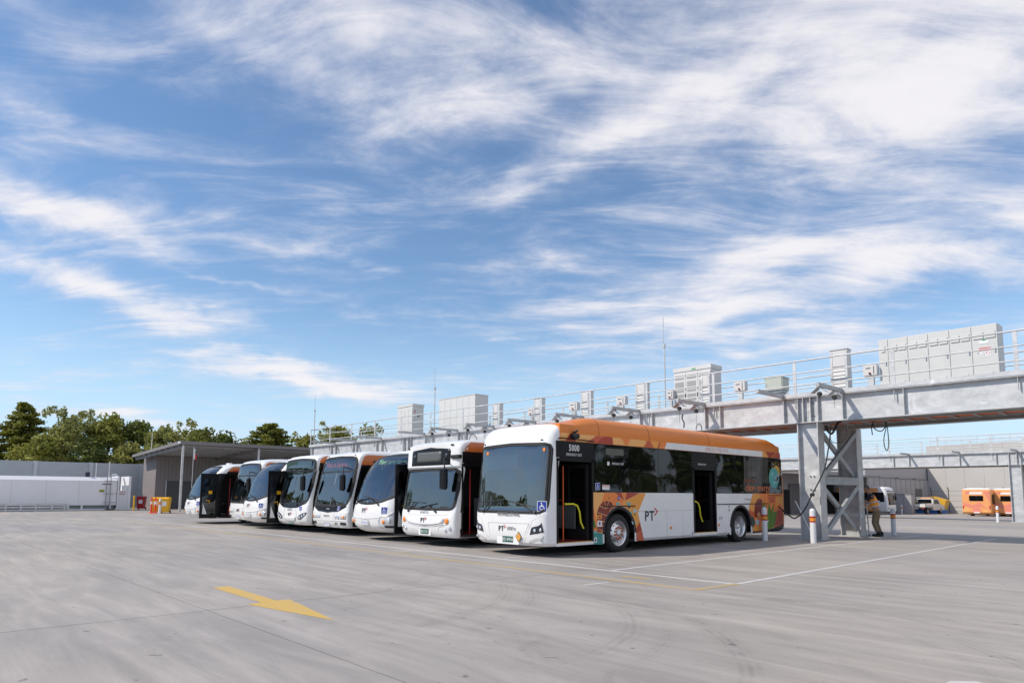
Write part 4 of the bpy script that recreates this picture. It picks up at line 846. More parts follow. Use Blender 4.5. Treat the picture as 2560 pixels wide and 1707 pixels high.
# flank lettering
y_, z_ = sM(935, 1015); pt_logo(bus, (1.2535, y_ + .03, z_ - .02), SIDE, .36)
text('clean energy', .33, (1.2585, 10.0, 1.66), SIDE, LORANGE, bus, sx=.82); text('Powered by', .16, (1.2585, 9.5, 1.88), SIDE, mat('lettering_dim_orange', (.35, .08, .03), .5), bus, sx=.78)
text('KINETIC', .085, (1.253, 9.85, 1.30), SIDE, LGREY, bus); text('Operated by', .06, (1.253, 9.35, 1.30), SIDE, LGREY, bus)
# globe, cloud and sun on the rear window
g_ = MB(); cyy, czz = 11.12, 2.0
for r_, m_, dx_, oy, oz in ((.20, SUNY, .0070, .20, .22), (.34, mat('globe_teal', (.10, .42, .40), .4), .0078, 0, 0)): g_.lathe([(0, 1.25 + dx_), (r_, 1.25 + dx_), (r_, 1.251)], 28, m_, 'x', (0, cyy + oy, czz + oz))
for oy, oz, r_ in ((.18, -.02, .10), (.26, -.04, .08), (.27, .06, .08), (.12, -.1, .06)): g_.lathe([(0, 1.2584), (r_, 1.2584)], 14, PALEB, 'x', (0, cyy + oy, czz + oz))
for oy, oz, r_ in ((-.1, .12, .07), (0, -.18, .06)): g_.lathe([(0, 1.2582), (r_, 1.2582)], 14, mat('globe_pale', (.25, .52, .52), .4), 'x', (0, cyy + oy, czz + oz))
for k in range(8):
    a = R(-20 + 25 * k); p = Vector((1.2575, cyy + .2 + .25 * math.cos(a), czz + .22 + .25 * math.sin(a))); q = Vector((1.2575, cyy + .2 + .34 * math.cos(a), czz + .22 + .34 * math.sin(a))); g_.beam(p, q, .025, .001, SUNY, up=(1, 0, 0))
g_.build('globe_artwork', None, bus)
# side fairings that hide the roof batteries
for sd, top in ((1, 1.0), (-1, .55)):
    sec = [(1.252, 2.85), (1.25, 2.95), (1.235, 3.05), (1.20, 3.14), (1.14, 3.22), (1.05, 3.28), (.93, 3.305), (.82, 3.30), (.78, 3.05)]; vs_ = []; st_ = [(.81, 0.0), (1.0, .12), (1.25, .34), (1.5, .58), (1.75, .80), (2.0, .95), (2.2, 1.0), (4.25, 1.0), (7.2, 1.0), (10.6, 1.0), (11.1, .9), (11.4, .6), (11.55, .1)]
    for yy, k in st_:
        if sd < 0 and yy < 2.2: yy += .9 * (2.2 - yy) / 1.4
        for x_, z_ in sec:
            zz_ = z_ if z_ < 3.06 else 3.06 + (z_ - 3.06) * (k * top); xi = x_ if z_ < 3.06 else x_ - .06 * (1 - k)
            vs_.append((sd * xi, yy, zz_))
    n_ = len(sec); MB().add(vs_, [(i * n_ + k, i * n_ + k + 1, (i + 1) * n_ + k + 1, (i + 1) * n_ + k) for i in range(len(st_) - 1) for k in range(n_ - 1)] + [tuple(range(n_)), tuple((len(st_) - 1) * n_ + k for k in range(n_))]).build('roof_fairing', ORANGE, bus, 40)
# roof pod seams, camera and wiper gutter over the door
for yy in (2.2, 4.25, 7.2): 
    pts = [(1.254, yy, 2.86), (1.252, yy, 2.95), (1.237, yy, 3.05), (1.202, yy, 3.141), (1.142, yy, 3.222), (1.052, yy, 3.283)]; MB().tube(pts, .006, 5).build('panel_seam', mat('orange_seam', (.25, .07, .02), .6), bus)
cp = sM(195, 262); c_ = MB(); c_.box(1.2, 1.42, cp[0] - .09, cp[0] + .09, cp[1] - .07, cp[1] + .05, bev=.03); c_.tube([(1.22, cp[0], cp[1] + .03), (1.36, cp[0] + .06, cp[1] + .13)], .03, 8); c_.build('mirror_camera', RUBBER, bus)
MB().tube([(1.27, .74, 2.69), (1.28, .78, 2.72), (1.275, 2.0, 2.70)], .014, 6).build('door_gutter', RUBBER, bus)
MB().prism([(10.45, .25), (11.7, .48), (11.75, .35), (11.7, .25)], 'x', -1.3, 1.3).build('tail_cut', RUBBER, bus) if False else None
# ------------------------------------------------------------------ the seven older buses beside it
DISPLAY = mat('display_panel', (.10, .105, .10), .35); DASHW = mat('card_white', (.7, .7, .68), .6)
LEDR = mat('led_red', (.5, .02, .02), .5, emit=(1.0, .12, .10), estr=.5); LEDG = mat('led_green', (.2, .4, .2), .5, emit=(.55, 1.0, .55), estr=.3)
ORSIDE = mat('bus_orange_side', (.55, .15, .03), .35, vary=.04, coat=.3); REDO = mat('bus_red_stripe', (.50, .05, .03), .35, coat=.3)
GT = glass('windscreen_green', (.55, .72, .66), .95, 2.35); GB_ = glass('windscreen_blue', (.50, .64, .70), .95, 2.6)
def paint_side(band0=1.05, band1=2.45, roofz=2.5, oy=1.0, fy=.44):
    def f(c, side):
        if c.y > 90: return 1
        if side and band0 < c.z < band1 and fy < c.y < 10.9: return 2
        if side and band1 < c.z < roofz and c.y > oy: return 1
        return 0
    return f
def side_glass(t, w, spans, z0, z1):
    for a, b in spans: MB().prism(rrect(a, b, z0, z1, .03, 3), 'x', w + .001, w + .006).build('window', TINT, t)
def door_hole(t, w, a, b, z0, z1, pole, rail=HANDY):
    fr = MB(); fr.box(w - .07, w + .012, a - .005, a + .04, z0, z1); fr.box(w - .07, w + .012, b - .04, b + .005, z0, z1); fr.box(w - .07, w + .012, a, b, z1 - .05, z1 + .005); fr.build('door_frame', BLACKP, t)
    MB().box(w - .2, w + .015, a, b, z0 - .06, z0 - .002).build('door_step', RUBBER, t); MB().tube([(w - .45, (a + b) / 2, .34), (w - .45, (a + b) / 2, 2.1)], .018, 8).build('grab_pole', pole, t)
    y_ = (a + b) / 2 + .1; MB().tube([(w - .15, y_, z0 + .55), (w - .15, y_ + .12, z0 + .62), (w - .15, y_ + .14, z0 + .95)], .02, 8).build('grab_rail', rail, t)
def lamp(t, sh, x, z, r, m, name='headlight', off=.012):
    p = sh.pt(x, z, off); return MB().lathe([(0, -.018), (r * .7, -.014), (r, 0), (r * 1.1, .012)], 16, axis='y', o=p).build(name, m, t, 40)
ZC = [.26, .30, .36, .5, .7, .9, 1.05, 1.2, 1.4, 1.6, 1.8, 2.0, 2.15, 2.25, 2.3, 2.45, 2.55, 2.62, 2.70, 2.76, 2.82, 2.87, 2.91, 2.94]
# ---- 211: boxy single-decker with a square display over the windscreen
def bus_211():
    cx, y0 = -15.55, 10.92
    sh = Shell([(0.27, 1.19, 0.28, 0.21, 4.2, 11.5), (0.34, 1.24, 0.2, 0.21, 4.2, 11.8), (0.6, 1.25, 0.14, 0.21, 4.2, 11.9), (0.9, 1.25, 0.16, 0.21, 4.2, 11.9), (1.03, 1.25, 0.2, 0.21, 4.2, 11.9), (1.6, 1.25, 0.28, 0.21, 4.2, 11.9), (2.1, 1.25, 0.36, 0.21, 4.2, 11.9), (2.16, 1.25, 0.31, 0.21, 4.2, 11.9), (2.3, 1.25, 0.32, 0.21, 4.2, 11.85), (2.66, 1.25, 0.34, 0.21, 4.2, 11.8), (2.76, 1.235, 0.33, 0.36, 4.2, 11.75), (2.83, 1.2, 0.45, 0.36, 4.2, 11.7), (2.88, 1.13, 0.65, 0.4, 4.2, 11.6), (2.92, 1.0, 0.97, 0.48, 4.2, 11.5), (2.94, 0.8, 1.47, 0.56, 4.2, 11.3)])
    b5 = zoom(980, 1090, 1 / 5.6); P = lambda a, b: fxz(sh, cx, y0, b5(a, b))
    ws = sym([(0, .99), (1.06, 1.0), (1.15, 1.03), (1.19, 1.12), (1.22, 1.5), (1.215, 1.98), (1.185, 2.06), (1.07, 2.085), (0, 2.095)])
    t = make_bus('city_bus', 'boxy white bus 211 with a square black display box above its windscreen', cx, y0, sh, 11.9, 1.25, ZC + [2.1, 2.16, 2.5, 2.66], [.46, 1.75, 2.1, 3.6, 4.5, 6, 7.5, 8.3, 9.9, 10.9, 11.5], [(1, .46, 1.75, .34, 2.22)], ws, paint_side(.3, 2.56, 2.80, .44), [WHITE, ORSIDE, BLACKP], (2.8, 8.7), seats=False, floor=mat('red_floor', (.18, .015, .015), .55), glass_m=GT)
    d = [P(218, 185), P(500, 160), P(815, 158), P(815, 352), P(218, 388)]; xm = .90; fpatch(sh, sym([(0, 2.20), (xm, 2.20), (xm, 2.63), (.7, 2.662), (.45, 2.685), (.2, 2.697), (0, 2.70)]), .006, BLACKP, 'display_box', t, 8, 14)
    fpatch(sh, rrect(-.62, .52, 2.30, 2.58, .01, 2), .012, DISPLAY, 'destination_display', t, 4, 8, .004)
    for s_ in (-.76, .72): lamp(t, sh, s_, 2.46, .06, mat('lamp_smoke', (.05, .05, .06), .15), 'roof_lamp')
    for x in (.98, -.98): lamp(t, sh, x, .70, .075, AMBER, 'indicator_lamp'); lamp(t, sh, x - .06 * (1 if x > 0 else -1), .47, .055, LAMPG); lamp(t, sh, x + .1 * (1 if x > 0 else -1), .52, .055, LAMPG)
    seam(sh, t, [(-1.08, .92), (-.95, .86), (-.4, .84), (.4, .84), (.95, .86), (1.15, .96)]); seam(sh, t, [(-.85, .62), (-.4, .55), (0, .535), (.4, .55), (.85, .62)], .02, .0, WHITE); seam(sh, t, [(-.6, .30), (-.56, .48)]); seam(sh, t, [(.6, .30), (.64, .52), (1.0, .62), (1.2, .8)])
    fpatch(sh, [(-.86, .66), (-.4, .59), (0, .575), (.4, .59), (.86, .66), (.9, .78), (0, .80), (-.9, .78)], .03, WHITE, 'grille_panel', t, 6, 16, .04)
    x, z = P(432, 1075); text('KINETIC', .10, sh.pt(0, .91, .012), FRONT, LGREY, t); pt_logo(t, sh.pt(.02, .70, .04), FRONT, .17)
    MB().prism(rrect(-.28, .28, .30, .50, .02, 2), 'y', sh.y(0, .4) - .012, sh.y(0, .4) + .03).build('plate_recess', WHITE, t); plate(t, (0, sh.y(0, .4) - .022, .40), 'BS12UI', True)
    wiper(sh, t, (.52, .93), (.12, 1.10), (.5, 1.16)); wiper(sh, t, (-.78, .93), (-.5, 1.18), (-.05, 1.17))
    mirror(t, .99, .12, 2.0, (.14, .2, .52)); MB().box(.95, 1.3, .3, .42, 2.36, 2.46, bev=.01).build('mirror_bracket', RUBBER, t)
    MB().prism(rrect(.47, 1.79, 2.24, 2.55, .01, 2), 'x', 1.251, 1.257).build('door_header', BLACKP, t); text('211', .19, (1.2575, 1.40, 2.41), SIDE, LWHITE, t, sx=.8)
    door_hole(t, 1.25, .46, 1.75, .34, 2.22, POLER); side_glass(t, 1.25, ((1.82, 3.55), (3.57, 5.9), (5.92, 8.2)), 1.25, 2.5)
    MB().box(.2, .9, 1.75, 1.79, .5, 1.3).build('modesty_panel', DARKIN, t); MB().lathe([(0, -.02), (.05, -.015), (.055, 0)], 12, axis='x', o=(1.27, .60, 2.64)).build('marker_lamp', LAMPG, t, 40)
    for x, z in ((-1.12, 2.70), (.95, 2.74)): MB().box(x - .05, x + .05, -.03, .02, z - .02, z + .02, bev=.008).build('marker_lamp', RUBBER, t, None, (0, sh.y(x, z), 0))
    return t
bus_211()
# ---- bulbous-nosed buses
def bulb(label, cx, y0, led, number, card, wsz, rear_txt=None, leaf_y=(.2, .95)):
    k = .0
    sh = Shell([(.25, 1.06, .34, .78, 2.6, 11.3), (.31, 1.14, .19, .78, 2.7, 11.6), (.43, 1.21, .07, .78, 2.8, 11.8), (.62, 1.25, .01, .8, 2.8, 11.9), (.8, 1.25, .0, .8, 2.8, 11.9), (1.0, 1.25, .04, .8, 2.8, 11.9), (1.2, 1.25, .11, .78, 2.8, 11.9), (1.5, 1.25, .22, .74, 2.8, 11.9), (1.8, 1.25, .35, .68, 2.8, 11.9), (2.1, 1.25, .52, .6, 2.8, 11.9),
                (2.35, 1.245, .72, .52, 2.8, 11.85), (2.52, 1.225, .92, .46, 2.7, 11.8), (2.62, 1.19, 1.1, .44, 2.6, 11.75), (2.70, 1.13, 1.32, .44, 2.5, 11.7), (2.755, 1.03, 1.6, .5, 2.4, 11.6), (2.79, .9, 2.0, .6, 2.4, 11.5), (2.80, .7, 2.5, .8, 2.4, 11.3)])
    ws = sym([(0, 1.10), (.35, 1.115), (.7, 1.17), (1.0, 1.29), (1.11, 1.36), (1.14, 1.5), (1.13, 1.8), (1.09, 2.1), (1.0, 2.4), (.9, 2.55), (.78, 2.605), (.5, 2.635), (0, 2.65)])
    t = make_bus('city_bus', label, cx, y0, sh, 11.9, 1.25, [.25, .28, .31, .43] + ZC[2:-5] + [ 1.3, 1.5, 1.7, 1.9, 2.1, 2.35, 2.40, 2.5, 2.58, 2.66, 2.73, 2.755, 2.775, 2.79, 2.80], [1.0, 1.30, 2.1, 3.7, 5.2, 7, 8.2, 9.6, 10.9, 11.5], [(1, 1.0, 2.1, .32, 2.28)], ws, (lambda f: lambda c, side: 2 if .33 < c.z < 2.30 and .62 < c.y < 1.3 and abs(c.x) > 1.1 else f(c, side))(paint_side(1.0, 2.40, 2.62, 1.32, 1.0)), [WHITE, ORSIDE, BLACKP], (3.0, 8.9), seats=False, y_in=.95, glass_m=GB_, blind=False)
    # smile line, lamp pods, plate, mark
    seam(sh, t, [(-1.2, .92), (-1.0, .78), (-.55, .69), (0, .665), (.55, .69), (1.0, .78), (1.2, .92)], .03, -.002, WHITE)
    for s_ in (1, -1):
        pod = [(s_ * .98 + .30 * math.cos(R(a)), .55 + .25 * math.sin(R(a))) for a in range(0, 360, 20)]; pod = [(max(-1.22, min(1.22, x)), max(.34, z)) for x, z in pod]
        seam(sh, t, pod, .012, .0); lamp(t, sh, s_ * .84, .58, .06, AMBER, 'indicator_lamp'); lamp(t, sh, s_ * 1.0, .62, .085, LAMPG); fpatch(sh, rrect(s_ * .98 - .13, s_ * .98 + .13, .40, .47, .02, 2), .006, RUBBER, 'fog_lamp', t, 3, 6)
    MB().prism(rrect(-.22, .22, .46, .63, .02, 2), 'y', sh.y(0, .55) - .012, sh.y(0, .55) + .02).build('plate_recess', mat('recess_grey', (.45, .45, .45), .5), t); plate(t, (0, sh.y(0, .55) - .022, .545), number, False, w=.34, h=.12)
    pt_logo(t, sh.pt(-.02, .90, .02), (R(84), 0, 0), .19); access_sticker(t, sh.pt(.88, .92, .012), (R(88), 0, R(32)), .2)
    wiper(sh, t, (.62, 1.08), (.1, 1.28), (.5, 1.22)); wiper(sh, t, (-.7, 1.1), (-.35, 1.22), (.1, 1.27))
    if card: fpatch(sh, rrect(-.2, .2, 1.14, 1.30, .01, 2), -.01, DASHW, 'dash_card', t, 3, 4, .003)
    MB().beam(sh.pt(0, 1.15, .004), sh.pt(.0, 2.2, .004), .018, .006).build('windscreen_divider', mat('divider_grey', (.5, .52, .54), .4), t)
    if led:
        p = sh.pt(.22, 2.42, -.02); o = text(led, .27, p, (R(50), 0, R(6)), LEDG, t, name='display_text', sx=.85)
    # sliding front door leaf drawn forward outside the body
    a, b = leaf_y; lf = link('door_leaf', None, t, (0, 0, 0)); x0, x1 = 1.33, 1.37
    f = MB(); f.box(x0, x1, a, a + .09, .27, 2.28); f.box(x0, x1, b - .09, b, .27, 2.28); f.box(x0, x1, a + .09, b - .09, 2.06, 2.28); f.box(x0, x1, a + .09, b - .09, .27, .43); f.build('leaf_frame', BLACKP, lf)
    MB().box(x0 + .01, x1 - .012, a + .09, b - .09, .43, 2.06).build('leaf_glass', CLEAR, lf); MB().box(x1 - .011, x1 - .009, a + .36, a + .52, 1.36, 1.5).build('door_notice', YELLOW, lf)
    MB().tube([(x1 + .03, a + .25, 1.05), (x1 + .04, a + .38, 1.08), (x1 + .03, a + .4, .95)], .02, 6).build('grab_rail', YELLOW, lf); MB().prism([(a + .12, .46), (a + .32, .46), (a + .14, .92)], 'x', x1 - .0115, x1 - .0095).build('door_decal', LWHITE, lf)
    for zz in (.4, 2.2): MB().beam((1.2, b - .1, zz), (x0, b - .1, zz), .04).build('door_arm', RUBBER, lf)
    door_hole(t, 1.25, 1.0, 2.1, .33, 2.28, POLER, YELLOW); side_glass(t, 1.25, ((2.2, 3.9), (3.92, 6.2), (6.22, 8.6)), 1.05, 2.35)
    # roof pod with a rounded fairing
    rp = MB(); n = 10; vs = []
    for yy, hw, zt in ((2.4, .5, 2.80), (2.8, .85, 2.90), (3.3, 1.0, 2.99), (4.2, 1.02, 3.03), (9.5, 1.02, 3.03), (10.2, .95, 2.9)): vs += [(hw * math.cos(math.pi * k / n), yy, 2.70 + (zt - 2.70) * min(1, 1.25 * math.sin(math.pi * k / n)) ** .8 if 0 < k < n else 2.70) for k in range(n + 1)]
    rp.add(vs, [(i * (n + 1) + k, i * (n + 1) + k + 1, (i + 1) * (n + 1) + k + 1, (i + 1) * (n + 1) + k) for i in range(5) for k in range(n)]); rp.build('roof_pod', WHITE, t, 50)
    MB().box(-.35, -.05, 1.75, 1.95, 2.74, 2.84, bev=.02).build('roof_antenna', LWHITE, t); mirror(t, 1.22, .55, 2.0, (.10, .18, .46))
    MB().prism([(1.5, 2.42), (3.6, 2.42), (3.6, 2.5), (1.5, 2.47)], 'x', 1.249, 1.252).build('livery_stripe', REDO, t)
    if rear_txt: text(rear_txt, .16, (1.253, 2.0, 2.545), SIDE, LWHITE, t)
    return t
bulb('egg nosed white bus with green dot matrix words glowing in its tall windscreen', -18.5, 10.95, 'You are love', '0203AO', False, None)
bulb('egg nosed white bus with a white card low in its windscreen, between two squarer buses', -27.35, 10.9, None, '4217AO', True, None)
bulb('leftmost egg nosed white bus, its whole open black door leaf in view', -33.6, 10.6, None, '4218AO', True, None, 'tivoli', (.05, .82))
# ---- 202 and its half hidden sister
def flat_bus(label, cx, y0, led, num, glassm, full=True, div=True, mask=True):
    sh = Shell([(0.28, 1.2, 0.26, 0.21, 4.2, 11.6), (0.34, 1.25, 0.19, 0.21, 4.2, 11.8), (0.5, 1.25, 0.15, 0.21, 4.2, 11.9), (0.78, 1.25, 0.14, 0.21, 4.2, 11.9), (0.8, 1.25, 0.16, 0.21, 4.2, 11.9), (1.1, 1.25, 0.2, 0.21, 4.2, 11.9), (1.5, 1.25, 0.28, 0.21, 4.2, 11.9), (2.1, 1.25, 0.41, 0.21, 4.2, 11.9), (2.5, 1.25, 0.51, 0.21, 4.2, 11.85), (2.66, 1.24, 0.58, 0.21, 4.2, 11.8), (2.76, 1.215, 0.62, 0.352, 4.2, 11.75), (2.83, 1.16, 0.81, 0.368, 4.2, 11.7), (2.875, 1.05, 1.07, 0.4, 4.2, 11.6), (2.9, 0.85, 1.47, 0.48, 4.2, 11.5)])
    ws = sym([(0, .985), (.95, .99), (1.11, 1.02), (1.175, 1.12), (1.215, 1.3), (1.22, 1.8), (1.21, 2.4), (1.16, 2.56), (1.07, 2.63), (.8, 2.665), (0, 2.69)])
    t = make_bus('city_bus', label, cx, y0, sh, 11.9, 1.25, ZC[:-3] + [.78, .8, 1.0, 2.16, 2.5, 2.58, 2.66, 2.69, 2.73, 2.79, 2.85, 2.875, 2.90], [.42, .66, 2.1, 3.5, 5, 7, 8.2, 9.6, 10.9, 11.5], [], ws, paint_side(.3, 2.36, 2.74, .50), [WHITE, ORSIDE, BLACKP], (2.8, 8.7), seats=False, glass_m=glassm)
    if mask: fpatch(sh, sym([(0, .76), (.55, .765), (.72, .80), (1.12, .95), (1.15, 1.0), (0, 1.0)]), .008, BLACKP, 'lower_mask', t, 8, 18)
    MB().add([sh.pt(-1.14 + 2.28 * k / 16, 2.13 + dz, .007) for dz in (0, .055) for k in range(17)], [(k, k + 1, 18 + k, 17 + k) for k in range(16)]).build('windscreen_bar', RUBBER, t)
    fpatch(sh, rrect(-1.08, 1.08, 2.19, 2.62, .05, 3), -.05, mat('display_dark', (.02, .025, .03), .3), 'destination_display', t, 4, 12, .003)
    for s_ in (1, -1):
        lamp(t, sh, s_ * .58, .62, .065, LAMPG); lamp(t, sh, s_ * .74, .62, .075, LAMPG)
        b = [(s_ * .86, .55), (s_ * 1.17, .55), (s_ * 1.18, .70), (s_ * .86, .68)]; fpatch(sh, b, .006, mat('lamp_clear', (.55, .5, .46), .15), 'indicator_lamp', t, 3, 6); lamp(t, sh, s_ * 1.06, .625, .04, AMBER, 'indicator_lamp')
        fpatch(sh, rrect(s_ * 1.0 - .16, s_ * 1.0 + .16, .36, .45, .01, 2), .006, RUBBER, 'fog_lamp', t, 3, 6); seam(sh, t, [(s_ * .40, .50), (s_ * .5, .75)])
    seam(sh, t, [(-1.23, .49), (-.6, .475), (0, .47), (.6, .475), (1.23, .49)], .012); plate(t, (-.05, sh.y(0, .38) - .012, .385), 'BS02WA', False)
    text('KINETIC', .10, sh.pt(-.05, .64, .008), FRONT, LGREY, t); (text('SCANIA', .06, sh.pt(0, .885, .014), FRONT, LWHITE, t) if mask else None)
    text(num, .15, sh.pt(.58, .40, .01), FRONT, NAVY, t, sx=.9) if num else pt_logo(t, sh.pt(0, .66, .012), FRONT, .15)
    access_sticker(t, sh.pt(.74, .90, .014), (R(88), 0, R(8)), .15); wiper(sh, t, (.55, .95), (.2, 1.22), (.32, 1.15))
    if led: text(led, .27, sh.pt(-.12, 2.42, -.03), (R(77), 0, 0), LEDR, t, name='display_text', sx=.82)
    if div: MB().beam(sh.pt(.1, 1.02, .004), sh.pt(.1, 2.12, .004), .015, .006).build('windscreen_divider', mat('divider_grey', (.5, .52, .54), .4), t)
    mirror(t, .98, .22, 1.95, (.13, .2, .5)); side_glass(t, 1.25, ((.70, 2.0), (2.02, 3.5), (3.52, 5.6)), .6, 2.3)
    if num: text(num, .20, (1.253, 2.0, 2.50), SIDE, LPINK, t); MB().lathe([(0, .0), (.05, 0)], 12, axis='x', o=(1.254, 1.2, 2.5)).build('marker_lamp', RUBBER, t)
    for x in (-.9, .95): MB().box(x - .035, x + .035, -.02, .02, 2.71, 2.735).build('marker_lamp', RUBBER, t, None, (0, sh.y(x, 2.72), 0))
    MB().box(-1.0, 1.0, 3.0, 9, 2.89, 3.0, bev=.08).build('roof_pod', WHITE, t)
    return t
flat_bus('white bus marked 202 showing red Not in Service lettering', -21.8, 11.3, 'Not in Service', '202', GT)
flat_bus('flat fronted white bus half hidden behind the second egg nosed bus from the left', -30.05, 11.4, None, None, GT, mask=False)
# ---- the bus with slanted headlamps
def bus_k():
    cx, y0 = -24.5, 11.2
    sh = Shell([(0.26, 1.17, 0.3, 0.21, 4.2, 11.6), (0.33, 1.24, 0.2, 0.21, 4.2, 11.8), (0.5, 1.25, 0.14, 0.21, 4.2, 11.9), (0.9, 1.25, 0.14, 0.21, 4.2, 11.9), (1.05, 1.25, 0.19, 0.21, 4.2, 11.9), (1.6, 1.25, 0.29, 0.21, 4.2, 11.9), (2.2, 1.25, 0.41, 0.21, 4.2, 11.9), (2.26, 1.25, 0.39, 0.21, 4.2, 11.9), (2.6, 1.25, 0.44, 0.21, 4.2, 11.8), (2.7, 1.24, 0.5, 0.21, 4.2, 11.75), (2.79, 1.2, 0.57, 0.368, 4.2, 11.7), (2.85, 1.12, 0.82, 0.4, 4.2, 11.6), (2.885, 0.95, 1.17, 0.48, 4.2, 11.5), (2.9, 0.75, 1.67, 0.56, 4.2, 11.3)])
    ws = sym([(0, 1.03), (.95, 1.04), (1.1, 1.08), (1.17, 1.18), (1.215, 1.6), (1.215, 2.3), (1.20, 2.6), (1.1, 2.64), (.6, 2.67), (0, 2.69)])
    t = make_bus('city_bus', 'white bus with green number plate and swept black headlamps, second to the left of bus 203', cx, y0, sh, 11.9, 1.25, ZC[:-3] + [2.2, 2.26, 2.5, 2.58, 2.66, 2.69, 2.73, 2.79, 2.85, 2.885, 2.90], [.42, .66, 2.1, 3.5, 5, 7, 8.2, 9.6, 10.9, 11.5], [], ws, paint_side(.3, 2.52, 2.78, .44), [WHITE, ORSIDE, BLACKP], (2.8, 8.7), seats=False, glass_m=GT)
    t['label'] = 'white bus with green number plate and swept black headlamps, left neighbour of bus 202'
    fpatch(sh, sym([(0, .86), (.5, .87), (.66, .90), (1.10, 1.04), (1.12, 1.08), (0, 1.06)]), .008, BLACKP, 'lower_mask', t, 8, 18)
    MB().add([sh.pt(-1.14 + 2.28 * k / 16, 2.19 + dz, .007) for dz in (0, .05) for k in range(17)], [(k, k + 1, 18 + k, 17 + k) for k in range(16)]).build('windscreen_bar', RUBBER, t)
    MB().box(-1.05, -.15, .42, .46, 2.26, 2.6, mat('display_green', (.02, .05, .035), .4)).box(-.12, 1.05, .42, .46, 2.26, 2.6, mat('display_blue', (.05, .10, .14), .4)).build('destination_display', None, t)
    for s_ in (1, -1):
        h = [(s_ * .68, .46), (s_ * .62, .52), (s_ * .76, .62), (s_ * 1.02, .70), (s_ * 1.20, .73), (s_ * 1.17, .64), (s_ * 1.0, .52), (s_ * .82, .46)]; hb = fpatch(sh, h, .010, DKLAMP, 'headlight', t, 8, 10)
        for x, z in ((.78, .53), (.95, .58), (1.08, .64)): lamp(hb, sh, s_ * x, z, .05, LAMPG, 'headlamp_lens')
        seam(sh, t, [(s_ * .45, .86), (s_ * .56, .55), (s_ * .40, .38)], .012); fpatch(sh, rrect(s_ * .9 - .18, s_ * .9 + .18, .345, .37, .005, 2), .004, SEAM, 'vent', t, 2, 6)
    fpatch(sh, sym([(0, .40), (.38, .42), (.46, .50), (.5, .54), (0, .52)]), .025, WHITE, 'bumper_lip', t, 6, 14, .04); seam(sh, t, [(-.5, .545), (0, .52), (.5, .545)], .01)
    text('KINETIC', .10, sh.pt(0, .80, .01), FRONT, LGREY, t); pt_logo(t, sh.pt(0, .62, .012), FRONT, .17); plate(t, (0, sh.y(0, .33) - .014, .335), 'BS11UI', True); access_sticker(t, sh.pt(.86, .86, .012), (R(88), 0, R(14)), .15); text('BYD', .05, sh.pt(0, .945, .014), FRONT, LGREY, t) if False else None
    wiper(sh, t, (.52, .98), (.2, 1.16), (.45, 1.15)); wiper(sh, t, (-.75, 1.0), (-.45, 1.15), (-.1, 1.14)); MB().beam(sh.pt(-.02, 1.06, .004), sh.pt(-.02, 2.18, .004), .02, .006).build('windscreen_divider', RUBBER, t)
    mirror(t, .98, .2, 1.95, (.13, .2, .5)); side_glass(t, 1.25, ((.62, 2.0), (2.02, 3.5), (3.52, 5.6)), .95, 2.42); MB().lathe([(.08, 0), (.07, .08), (.03, .14), (0, .14)], 12, o=(.6, 2.2, 2.88)).build('roof_beacon', LWHITE, t, 40)
    MB().box(-1.0, 1.0, 3.2, 9, 2.89, 2.99, bev=.08).build('roof_pod', WHITE, t)
    return t
bus_k()
# ------------------------------------------------------------------ equipment on the gantry deck
GY, GD = 22.2, 4.692
def cabinet(name, label, x0, x1, y0, y1, z1, m, doors=(), lid=.06, group='electrical cabinets on the gantry deck', z0=GD + .03):
    t = thing(name, label, 'cabinet', (x0, y0, z0), 0, group); w, d, h = x1 - x0, y1 - y0, z1 - z0
    MB().box(0, w, 0, d, .06, h - lid).build('case', m, t); MB().box(.04, w - .04, .04, d - .04, -.03, .06).build('plinth', GALVD, t)
    if lid: MB().box(-.025, w + .025, -.03, d + .03, h - lid + .002, h).build('lid', m, t)
    for a, b, za, zb in doors: MB().box(a + .008, b - .008, -.022, -.002, za, zb).build('cabinet_door', m, t)
    return t
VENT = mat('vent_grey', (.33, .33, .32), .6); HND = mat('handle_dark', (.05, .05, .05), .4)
# long switchboard at the right
W = 3.2; hh = 6.42 - GD - .03; dd = [(.0, .28)] + [(.28 + i * .57, .85 + i * .57) for i in range(4)] + [(2.56, 3.2)]
t = cabinet('switchboard', 'long pale grey six door switchboard with a DANGER DO NOT CLIMB sign', -7.92, -4.72, 23.4, 24.05, 6.42, CABG, [(a, b, .1, hh - .02) for a, b in dd], 0)
for a, b in dd:
    c = (a + b) / 2; ww = (b - a) * .44
    for s_ in ((-1, 1) if b - a > .4 else (0,)):
        xx = c + s_ * ww * .52; lv = MB(); lv.box(xx - ww * .45, xx + ww * .45, -.05, -.023, hh - .42, hh - .22, bev=.01); lv.build('vent_hood', CABG, t)
    MB().box(c - .1, c + .16, -.04, -.023, .18, .30, bev=.008).build('vent_hood', CABG, t); MB().box(b - .09, b - .065, -.055, -.023, hh * .5, hh * .5 + .14).build('door_handle', HND if False else CHROME, t)
MB().box(2.72, 3.02, -.03, -.0225, .75, 1.02, LWHITE).box(2.725, 3.015, -.032, -.030, .92, 1.015, LRED).build('warning_sign', None, t); text('DANGER', .06, (2.87, -.033, .967), FRONT, LWHITE, t); text('DO NOT', .055, (2.81, -.0305, .87), FRONT, NAVY, t); text('CLIMB', .055, (2.80, -.0305, .80), FRONT, NAVY, t)
MB().lathe([(.035, -.0315), (.047, -.0315)], 16, LRED, 'y', (2.955, 0, .835)).build('prohibition_ring', None, t)
